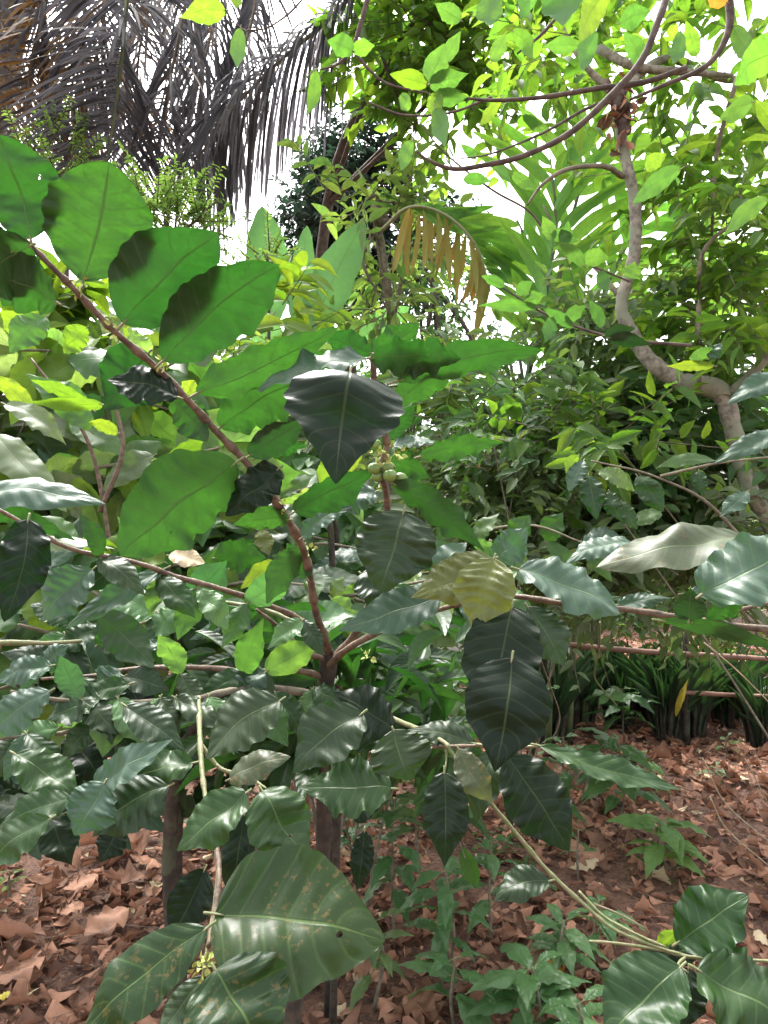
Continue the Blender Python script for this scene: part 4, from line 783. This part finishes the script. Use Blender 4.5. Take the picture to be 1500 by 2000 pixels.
ML = [
 # upper leaning stem, seen from below
 (60, 468, -5, 262, 158, .80, 'u', 'c', dict(p=1.25, tail=.2)), (163, 550, 214, 316, 205, .84, 'u', 'c', dict(p=1.25, tail=.15, wave=.09)), (240, 632, 425, 455, 172, .87, 'u', 'c', dict(p=1.05, tail=.25, wave=.08)), (318, 705, 545, 518, 150, .90, 'u', 'c', dict(p=1.2, tail=.2, wave=.08)),
 (385, 768, 660, 640, 86, .94, 'u', 'c', dict(wave=.2)), (60, 480, -80, 560, 130, .80, 'u', 'c', dict(wave=.1)), (110, 590, -60, 510, 105, .82, 'u', 'c', dict(wave=.1)), (20, 490, -60, 450, 60, .8, 'u', 'd', {}),
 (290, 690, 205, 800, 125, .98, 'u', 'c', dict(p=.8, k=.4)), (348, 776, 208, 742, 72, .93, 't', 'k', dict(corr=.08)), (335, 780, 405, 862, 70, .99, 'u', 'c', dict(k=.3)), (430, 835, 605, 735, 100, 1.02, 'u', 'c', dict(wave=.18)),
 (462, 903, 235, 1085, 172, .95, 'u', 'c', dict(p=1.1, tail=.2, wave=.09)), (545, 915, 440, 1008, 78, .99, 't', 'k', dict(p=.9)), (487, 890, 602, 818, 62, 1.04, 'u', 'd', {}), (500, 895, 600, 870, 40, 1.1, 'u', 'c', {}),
 (575, 1000, 742, 912, 66, 1.05, 'u', 'c', {}), (565, 1015, 455, 1025, 46, 1.1, 'u', 'c', {}), (592, 1068, 520, 1180, 60, 1.18, 'u', 'c', {}), (600, 1130, 560, 1060, 44, 1.2, 'u', 'c', {}), (590, 1050, 690, 990, 40, 1.12, 't', 'p', {}),
 # crown of the second stem
 (726, 690, 622, 652, 50, .95, 'u', 'c', dict(wave=.16)), (718, 700, 503, 765, 46, .93, 't', 'p', dict(wave=.2, k=1.6)), (722, 700, 900, 700, 78, .93, 'u', 'c', dict(wave=.24)), (730, 695, 820, 632, 60, .97, 'u', 'c', dict(wave=.22)),
 (775, 745, 1060, 684, 66, .96, 'u', 'c', dict(wave=.16, tail=.3)), (770, 790, 900, 712, 62, 1.0, 'u', 'c', dict(wave=.12)), (700, 690, 560, 720, 40, 1.0, 'u', 'c', {}),
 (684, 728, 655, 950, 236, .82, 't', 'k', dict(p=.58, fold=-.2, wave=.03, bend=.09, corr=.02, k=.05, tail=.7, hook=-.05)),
 (820, 892, 986, 864, 44, 1.0, 'u', 'c', dict(wave=.22)), (765, 872, 858, 866, 24, 1.05, 't', 'p', dict(k=1.6)), (760, 900, 840, 935, 50, 1.08, 'u', 'c', {}), (765, 942, 948, 1078, 62, .98, 'u', 'c', dict(wave=.14)), (745, 880, 690, 830, 40, 1.05, 'u', 'c', {}), (760, 860, 810, 790, 40, 1.08, 'u', 'c', {}), 
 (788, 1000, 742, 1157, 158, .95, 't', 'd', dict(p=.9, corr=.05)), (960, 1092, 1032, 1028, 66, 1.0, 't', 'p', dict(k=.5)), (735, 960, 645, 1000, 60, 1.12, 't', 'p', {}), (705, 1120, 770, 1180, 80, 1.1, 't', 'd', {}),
 # right, over the branch
 (962, 1092, 802, 1168, 98, .93, 't', 'o', dict(corr=.12, k=.6)), (965, 1090, 925, 1232, 116, .90, 't', 'o', dict(corr=.12, k=.6, p=1.1)), (860, 1165, 660, 1232, 78, .98, 't', 'p', dict(corr=.01)), (1012, 1112, 1212, 1200, 84, .92, 't', 'p', dict(k=1.1, tail=.3)),
 (1235, 1060, 1105, 1100, 44, 1.0, 't', 'p', dict(k=1.2)), (1450, 1050, 1165, 1108, 80, .95, 't', 'b', dict(k=1.1, tail=.2)), (1372, 1160, 1570, 1040, 135, .82, 't', 'p', dict(k=.7, corr=.06)), (1205, 1182, 1312, 1168, 32, .97, 't', 'p', dict(corr=.01)),
 (1345, 1212, 1350, 1150, 60, .9, 'u', 'c', dict(k=.5)), (1340, 1160, 1560, 1175, 44, .9, 't', 'p', dict(k=1.4)), (1290, 1212, 1530, 1272, 32, .9, 'u', 'c', dict(wave=.05)), (1380, 1215, 1460, 1170, 40, .92, 'u', 'c', {}),
 (1090, 1175, 1235, 1170, 22, 1.0, 't', 'c', {}),
 # big hanging dark leaves
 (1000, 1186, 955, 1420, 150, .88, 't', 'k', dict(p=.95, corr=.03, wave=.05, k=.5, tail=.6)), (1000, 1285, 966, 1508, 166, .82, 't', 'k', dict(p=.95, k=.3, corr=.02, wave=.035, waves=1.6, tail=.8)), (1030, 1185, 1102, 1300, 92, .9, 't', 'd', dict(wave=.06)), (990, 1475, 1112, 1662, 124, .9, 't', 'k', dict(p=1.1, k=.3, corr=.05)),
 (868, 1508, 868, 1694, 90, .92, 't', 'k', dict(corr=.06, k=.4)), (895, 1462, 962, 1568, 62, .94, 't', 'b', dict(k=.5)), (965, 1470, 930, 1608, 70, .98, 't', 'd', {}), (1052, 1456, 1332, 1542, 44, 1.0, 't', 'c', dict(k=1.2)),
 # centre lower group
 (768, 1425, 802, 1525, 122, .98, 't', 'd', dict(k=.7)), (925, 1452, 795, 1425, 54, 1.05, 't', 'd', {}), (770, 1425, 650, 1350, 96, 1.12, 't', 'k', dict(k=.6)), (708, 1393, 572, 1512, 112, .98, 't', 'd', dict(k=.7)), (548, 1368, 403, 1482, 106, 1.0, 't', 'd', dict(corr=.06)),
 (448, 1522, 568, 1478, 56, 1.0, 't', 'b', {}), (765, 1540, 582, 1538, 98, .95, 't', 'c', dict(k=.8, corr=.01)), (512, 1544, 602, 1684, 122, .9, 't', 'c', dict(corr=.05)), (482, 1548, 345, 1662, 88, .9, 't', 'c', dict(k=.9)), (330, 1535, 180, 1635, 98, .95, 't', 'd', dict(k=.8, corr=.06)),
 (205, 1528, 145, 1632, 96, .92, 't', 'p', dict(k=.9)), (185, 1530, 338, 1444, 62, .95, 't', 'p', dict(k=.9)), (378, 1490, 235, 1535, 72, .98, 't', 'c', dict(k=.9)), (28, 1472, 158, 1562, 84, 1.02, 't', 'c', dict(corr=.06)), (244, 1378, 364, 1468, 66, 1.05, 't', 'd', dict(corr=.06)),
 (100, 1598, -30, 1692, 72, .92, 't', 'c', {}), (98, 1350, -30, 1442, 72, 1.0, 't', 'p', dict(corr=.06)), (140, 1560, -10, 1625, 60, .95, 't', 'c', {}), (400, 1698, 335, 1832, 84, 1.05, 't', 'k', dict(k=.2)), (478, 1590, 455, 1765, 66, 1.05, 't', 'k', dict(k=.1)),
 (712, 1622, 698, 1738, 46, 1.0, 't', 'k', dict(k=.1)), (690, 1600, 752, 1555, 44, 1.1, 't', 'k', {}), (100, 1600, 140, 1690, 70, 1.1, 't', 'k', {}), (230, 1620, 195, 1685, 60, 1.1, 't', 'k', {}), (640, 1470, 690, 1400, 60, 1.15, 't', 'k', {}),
 # bottom, nearest
 (420, 1785, 752, 1838, 255, .76, 't', 's', dict(k=.35, p=.9, K=7, corr=.06, wave=.05, waves=2.4, fold=.05, nu=60, nv=18, tail=.45)), (405, 1812, 150, 2030, 120, .74, 't', 's', dict(K=8, k=.6, nu=56, wave=.06)), (420, 1893, 525, 2080, 225, .68, 't', 's', dict(K=7, corr=.035, wave=.05, nu=60, nv=18, p=.95)), (400, 1905, 300, 2040, 60, .8, 't', 'd', {}),
 # bottom right group
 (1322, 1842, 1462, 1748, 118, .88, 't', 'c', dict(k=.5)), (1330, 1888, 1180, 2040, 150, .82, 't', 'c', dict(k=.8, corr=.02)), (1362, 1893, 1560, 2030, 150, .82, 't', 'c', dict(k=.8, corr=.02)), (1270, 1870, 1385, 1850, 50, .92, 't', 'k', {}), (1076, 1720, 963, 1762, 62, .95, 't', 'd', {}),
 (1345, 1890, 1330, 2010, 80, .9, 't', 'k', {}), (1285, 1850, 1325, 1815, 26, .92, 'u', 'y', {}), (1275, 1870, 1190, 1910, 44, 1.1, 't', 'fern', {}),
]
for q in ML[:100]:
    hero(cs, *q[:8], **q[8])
print('main leaves', len(ML))
for x, y, d, r_ in [(733, 868, .985, 13), (731, 915, .98, 14), (757, 913, .985, 15), (737, 931, .985, 12), (762, 929, .975, 15), (782, 934, .985, 14), (748, 899, 1.0, 10)]:
    c = P(x, y, d); rw = r_ * .86 / F * d; nu_, nv_ = 12, 14
    th = np.linspace(0, np.pi, nu_)[:, None]; ph = np.linspace(0, 2 * np.pi, nv_, endpoint=False)[None]
    V = c + rw * np.stack([np.sin(th) * np.cos(ph) * 1.12, np.sin(th) * np.sin(ph), np.cos(th) * .95 * np.ones_like(ph)], -1).reshape(-1, 3)
    i = np.arange(nu_ - 1)[:, None] * nv_; j = np.arange(nv_)[None]; Q = np.stack([i + j, i + nv_ + j, i + nv_ + (j + 1) % nv_, i + (j + 1) % nv_], -1).reshape(-1, 4)
    o = make('berry', V, Q.tolist(), M['berry'], cs, origin=c)
    tv_, tf_ = tube([c + [rw * 1.0, -rw * .3, 0], c + [rw * 1.15, -rw * .35, 0]], rw * .22, 8, 2); make('calyx', tv_, tf_, M['stem'], o, origin=c)
def buds(parent, x, y, d, n, sp):
    c = P(x, y, d); q = c + rs.randn(n, 3) * sp
    cloud('flower_buds', q, q - c + rs.randn(n, 3) * .002, rs.randn(n, 3), .009, .006, M['bud'], parent, origin=c)
for x, y, d, n in [(735, 890, .97, 14), (772, 885, .97, 14), (155, 552, .845, 16), (320, 705, .925, 10), (230, 640, .885, 10), (553, 985, 1.1, 8), (600, 1075, 1.17, 10), (400, 1885, .77, 22), (718, 1282, 1.3, 14), (1360, 1205, .92, 6)]:
    buds(cs, x, y, d, n, .005)
# inner small leaves of the shrub, one mass
n = 230; xs_ = rs.uniform(330, 900, n); ys_ = rs.uniform(1180, 1480, n); ds_ = rs.uniform(1.35, 1.8, n)
pos = np.stack([(xs_ - 750) / F * ds_, ds_, H - (ys_ - 1000) / F * ds_], -1)
tag(cloud('inner_foliage', pos, rs.randn(n, 3) * [1, .7, .35] - UP * .2, UP + rs.randn(n, 3) * .4, .11 + .04 * rs.rand(n), .045, M['c'], cs, T=T_MED, origin=pos[0]), kind='stuff')

# ------------------------------------------------------------------ coffee shrub at the left edge
lb = np.array([*P(-160, 1000, 1.35)[:2], 0.0])
ls = root('coffee_shrub', lb, 'coffee shrub entering from the left edge with grey shining leaves', 'coffee shrub')
V, Fl = tube([lb, P(-170, 1500, 1.35), P(-150, 1000, 1.3), P(-190, 700, 1.3)], [.02, .018, .014, .01], 10, 8); make('trunk', V, Fl, M['trunk'], ls, origin=lb)
for px_, rd_ in [([(-160, 1100, 1.3), (-60, 1000, 1.2), (10, 985, 1.15), (60, 970, 1.15)], [.008, .006, .005, .003]), ([(-160, 1300, 1.3), (-20, 1258, 1.3), (90, 1256, 1.3), (160, 1252, 1.3)], [.007, .005, .004, .003]), ([(-160, 1000, 1.9), (0, 880, 1.9), (50, 900, 1.9), (85, 960, 1.9)], [.012, .011, .01, .008]), ([(60, 890, 1.9), (85, 955, 1.9)], [.009, .008])]:
    limb('branch', px_, rd_, M['greentwig'] if rd_[0] < .01 else M['gbark'], ls, 8, 6)
for q in [(-60, 965, 208, 985, 58, 1.1, 't', 'p', dict(k=1.3, corr=.06)), (-40, 1000, 148, 1056, 46, 1.1, 'u', 'c', {}), (55, 1015, 8, 1215, 95, 1.0, 't', 'k', dict(k=.1)), (182, 1112, 84, 1214, 88, 1.1, 't', 'p', dict(corr=.08)), (320, 1112, 128, 1228, 44, 1.15, 't', 'p', dict(corr=.05)),
          (20, 1068, 225, 1072, 28, 1.15, 't', 'grey', dict(k=1.4)), (195, 1200, 302, 1305, 78, 1.25, 'u', 'd', dict(k=.2)), (100, 1300, -10, 1330, 50, 1.15, 't', 'p', dict(corr=.06)), (90, 1305, 135, 1260, 44, 1.2, 't', 'p', dict(corr=.08)), (235, 1310, 195, 1345, 60, 1.2, 't', 'p', {}), (255, 1335, 130, 1378, 40, 1.18, 't', 'c', {}),
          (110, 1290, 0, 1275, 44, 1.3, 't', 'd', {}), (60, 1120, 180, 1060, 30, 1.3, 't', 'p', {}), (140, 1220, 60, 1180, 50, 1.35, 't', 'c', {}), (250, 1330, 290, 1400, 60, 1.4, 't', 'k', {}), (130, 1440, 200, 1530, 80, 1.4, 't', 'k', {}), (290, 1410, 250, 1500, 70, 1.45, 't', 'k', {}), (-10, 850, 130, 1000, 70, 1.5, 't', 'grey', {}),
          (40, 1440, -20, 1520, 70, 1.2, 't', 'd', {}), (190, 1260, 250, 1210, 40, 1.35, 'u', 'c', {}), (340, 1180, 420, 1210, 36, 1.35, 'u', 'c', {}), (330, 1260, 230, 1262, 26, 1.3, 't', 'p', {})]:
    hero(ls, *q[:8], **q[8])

qr = random.Random(21)
for (xa, ya, da), (xb, yb_, db) in [((40, 1435, 1.19), (300, 1388, 1.24)), ((110, 1366, 1.15), (380, 1362, 1.2)), ((80, 1326, 1.2), (600, 1310, 1.3)), ((140, 1072, 1.08), (600, 1215, 1.28)), ((400, 1362, 1.2), (620, 1345, 1.34)), ((50, 1258, 1.4), (400, 1180, 1.4))]:
    for j in range(5):
        t = (j + qr.uniform(.1, .9)) / 5; x = xa + (xb - xa) * t; y = ya + (yb_ - ya) * t; d = da + (db - da) * t
        for sg in (-1, 1):
            L = qr.uniform(80, 125); an = math.radians(90 + sg * qr.uniform(10, 75)) if qr.random() < .72 else -math.radians(90 + sg * qr.uniform(20, 70))
            hero(ls, x, y, x + math.cos(an) * L, y + math.sin(an) * L, L * qr.uniform(.38, .6), d - .01, 't' if an > 0 or qr.random() < .3 else 'u', qr.choice(['c', 'd', 'p', 'c', 'v', 'seed']), k=qr.uniform(.3, 1.3), corr=.045, nu=30, nv=10)
# ------------------------------------------------------------------ young coffee shoots behind the stem (large leaves one can tell apart)
yb = P(180, 1000, 1.75); yb[2] = 0
ys_r = root('coffee_shrub', yb, 'young coffee shrub with upright yellow green leaves behind the leaning stem', 'coffee shrub')
for px_, rd_ in [([(330, 1500, 1.75), (240, 1200, 1.75), (185, 900, 1.75), (120, 780, 1.72), (60, 700, 1.7)], [.006, .006, .005, .004, .003]), ([(195, 1000, 1.75), (240, 880, 1.75), (225, 780, 1.75), (240, 690, 1.75)], [.007, .006, .004, .003]), ([(200, 1100, 1.75), (330, 1000, 1.8), (420, 930, 1.85)], [.006, .005, .003])]:
    limb('stem', px_, rd_, M['redstem'], ys_r, 8, 6)
for q in [(175, 840, 50, 730, 62, 1.6, 't', 'v', dict(corr=.06)), (180, 800, 60, 742, 30, 1.55, 'u', 'y', dict(k=1)), (200, 790, 52, 785, 28, 1.5, 'u', 'y', dict(k=1)), (170, 640, 125, 690, 50, 1.8, 'u', 'y', {}), (90, 620, 20, 690, 60, 1.9, 't', 'v', {}), (230, 845, 172, 825, 28, 1.6, 'u', 'y', {}),
          (10, 790, 130, 870, 44, 1.6, 't', 'grey', {}), (60, 800, -20, 730, 36, 1.7, 'u', 'y', {}), (290, 700, 250, 640, 40, 1.8, 't', 'fern', {}), (380, 770, 355, 745, 34, 1.5, 'u', 'y', {}), (270, 630, 350, 640, 34, 1.8, 't', 'v', {}), (130, 700, 60, 660, 44, 2.0, 'u', 'y', {}), (200, 700, 260, 720, 30, 1.9, 't', 'v', {}),
          (355, 1010, 372, 1066, 42, 1.7, 'u', 'y', {}), (380, 1040, 300, 1110, 60, 1.7, 'u', 'c', {}), (330, 1085, 400, 1100, 38, 1.5, 't', 'litterpale', {}), (420, 1090, 520, 1090, 60, 1.7, 'u', 'c', {}), (540, 1100, 470, 1150, 40, 1.75, 'u', 'y', {}), (440, 1110, 390, 1090, 50, 1.8, 'u', 'v', {}), (510, 1035, 525, 1085, 36, 1.9, 't', 'o', {}),
          (390, 1280, 340, 1300, 40, 1.8, 'u', 'c', {}), (560, 1240, 480, 1260, 40, 1.7, 'u', 'c', {}), (450, 1270, 395, 1255, 40, 1.8, 'u', 'c', {}), (470, 1215, 370, 1250, 30, 1.6, 't', 'p', {}), (140, 820, 260, 900, 50, 1.9, 't', 'mid', {}), (300, 890, 200, 960, 50, 1.9, 't', 'grey', {}), (100, 900, 200, 940, 50, 2.0, 'u', 'v', {})]:
    hero(ys_r, *q[:8], **q[8])
# leaves hanging from a branch in the right middle distance
rb = P(1620, 1000, 2.4); rb[2] = 0
rsr = root('leafy_sapling', rb, 'slender sapling with a drooping tuft of large leaves in the right middle', 'sapling')
for px_, rd_ in [([(1620, 1880, 2.4), (1600, 1300, 2.4), (1420, 1020, 2.4), (1290, 935, 2.4), (1155, 900, 2.4)], [.012, .01, .006, .004, .003]), ([(1290, 930, 2.4), (1400, 905, 2.4), (1530, 890, 2.4)], [.005, .004, .003])]:
    limb('stem', px_, rd_, M['gbark'], rsr, 8, 6)
for q in [(1150, 930, 1165, 1015, 46, 2.2, 't', 'c', {}), (1140, 900, 1110, 960, 34, 2.2, 't', 'p', {}), (1245, 930, 1295, 1000, 46, 2.2, 't', 'c', {}), (1190, 960, 1215, 1020, 34, 2.2, 't', 'c', {}), (1215, 980, 1245, 1035, 32, 2.2, 't', 'c', {}), (1130, 890, 1105, 925, 24, 2.2, 'u', 'y', {}), (1170, 920, 1240, 960, 32, 2.25, 't', 'mid', {}), (1365, 920, 1375, 970, 26, 2.2, 't', 'c', {}),
          (1540, 840, 1395, 905, 40, 1.9, 't', 'p', {}), (1395, 900, 1280, 915, 24, 2.2, 't', 'mid', {}), (1460, 960, 1405, 1010, 36, 2.3, 't', 'p', {}), (1530, 730, 1420, 790, 44, 1.9, 't', 'p', {}), (1290, 1000, 1230, 1030, 30, 2.4, 't', 'mid', {}), (1400, 690, 1345, 700, 26, 2.0, 'u', 'v', {}), (1385, 700, 1410, 670, 26, 2.0, 't', 'p', {}), (1395, 715, 1300, 715, 20, 2.0, 'u', 'y', {})]:
    hero(rsr, *q[:8], **q[8])

def filler(lab, basex, d0, box_, n, dd, Lr, mats, seed, group=None, low=.25):
    q = random.Random(seed); b0 = P(basex, 1000, d0); b0[2] = 0
    r = root('coffee_shrub', b0, lab, 'coffee shrub')
    x0, x1, y0, y1 = box_; k = 0
    tops = []
    for i in range(max(3, n // 9)):
        # a side branch: leaves stand in pairs along it
        d = d0 + q.uniform(-dd, dd); y = q.uniform(y0, y1); xa = q.uniform(x0, x1); dirx = -1 if xa < (x0 + x1) / 2 else 1
        if q.random() < .3: dirx = -dirx
        ln = q.uniform(150, 300); pts = [(xa - dirx * ln * .3, y + 30, d + .1), (xa + dirx * ln * .3, y, d), (xa + dirx * ln * .7, y + q.uniform(-30, 40), d - .1)]
        limb('branch', pts, [.006, .005, .003], M['gbark'], r, 7, 6)
        for j in range(5):
            t = j / 4; bx = pts[0][0] + (pts[2][0] - pts[0][0]) * t; by = pts[0][1] + (pts[2][1] - pts[0][1]) * t
            for sg in (-1, 1):
                if k >= n: break
                an = math.radians(q.uniform(15, 75)) * sg; L = q.uniform(*Lr); ex = dirx * math.cos(an) * L; ey = math.sin(an) * L * .8 + 18
                top = q.random() < .72 if by > 950 else q.random() < .35
                hero(r, bx, by, bx + ex, by + ey, L * q.uniform(.3, .52), d + q.uniform(-.06, .06), 't' if top else 'u', q.choice(mats), k=q.uniform(.5, 1.5), lean=q.uniform(-.2, .5), nu=22, nv=8, p=q.uniform(.85, 1.15)); k += 1
    limb('stem', [(basex, 1000 + H * F / d0, d0), (basex + 10, (y0 + y1) / 2 + 50, d0), (basex - 20, y0 + 20, d0)], [.012, .01, .005], M['trunk'], r, 8, 6)
    return r
filler('coffee shrub with glossy grey leaves filling the gap left of the main trunk', 340, 1.75, (0, 560, 1060, 1400), 96, .18, (100, 150), ['c', 'p', 'v', 'seed', 'y', 'p'], 3)
filler('coffee shrub with bright leaves behind the horizontal branches at the left', 640, 2.1, (200, 620, 900, 1250), 80, .2, (85, 130), ['c', 'y', 'v', 'mid', 'v'], 4)
filler('dim coffee shrub low behind the lower left leaves', -150, 1.7, (-40, 420, 1400, 1560), 56, .15, (95, 140), ['c', 'd', 'd', 'p'], 5)
filler('coffee shrub behind the hanging dark leaves and main trunk', 650, 2.0, (640, 930, 1150, 1440), 60, .2, (80, 125), ['c', 'p', 'v', 'mid'], 6)
filler('pale coffee shrub at the left edge above the grey shining leaves', -170, 2.1, (-60, 330, 640, 960), 70, .2, (110, 170), ['v', 'grey', 'y', 'p', 'mid'], 7)
filler('coffee shrub between the berry stem and the large olive leaves', 650, 2.5, (640, 960, 930, 1160), 50, .3, (75, 110), ['mid', 'p', 'v'], 8)
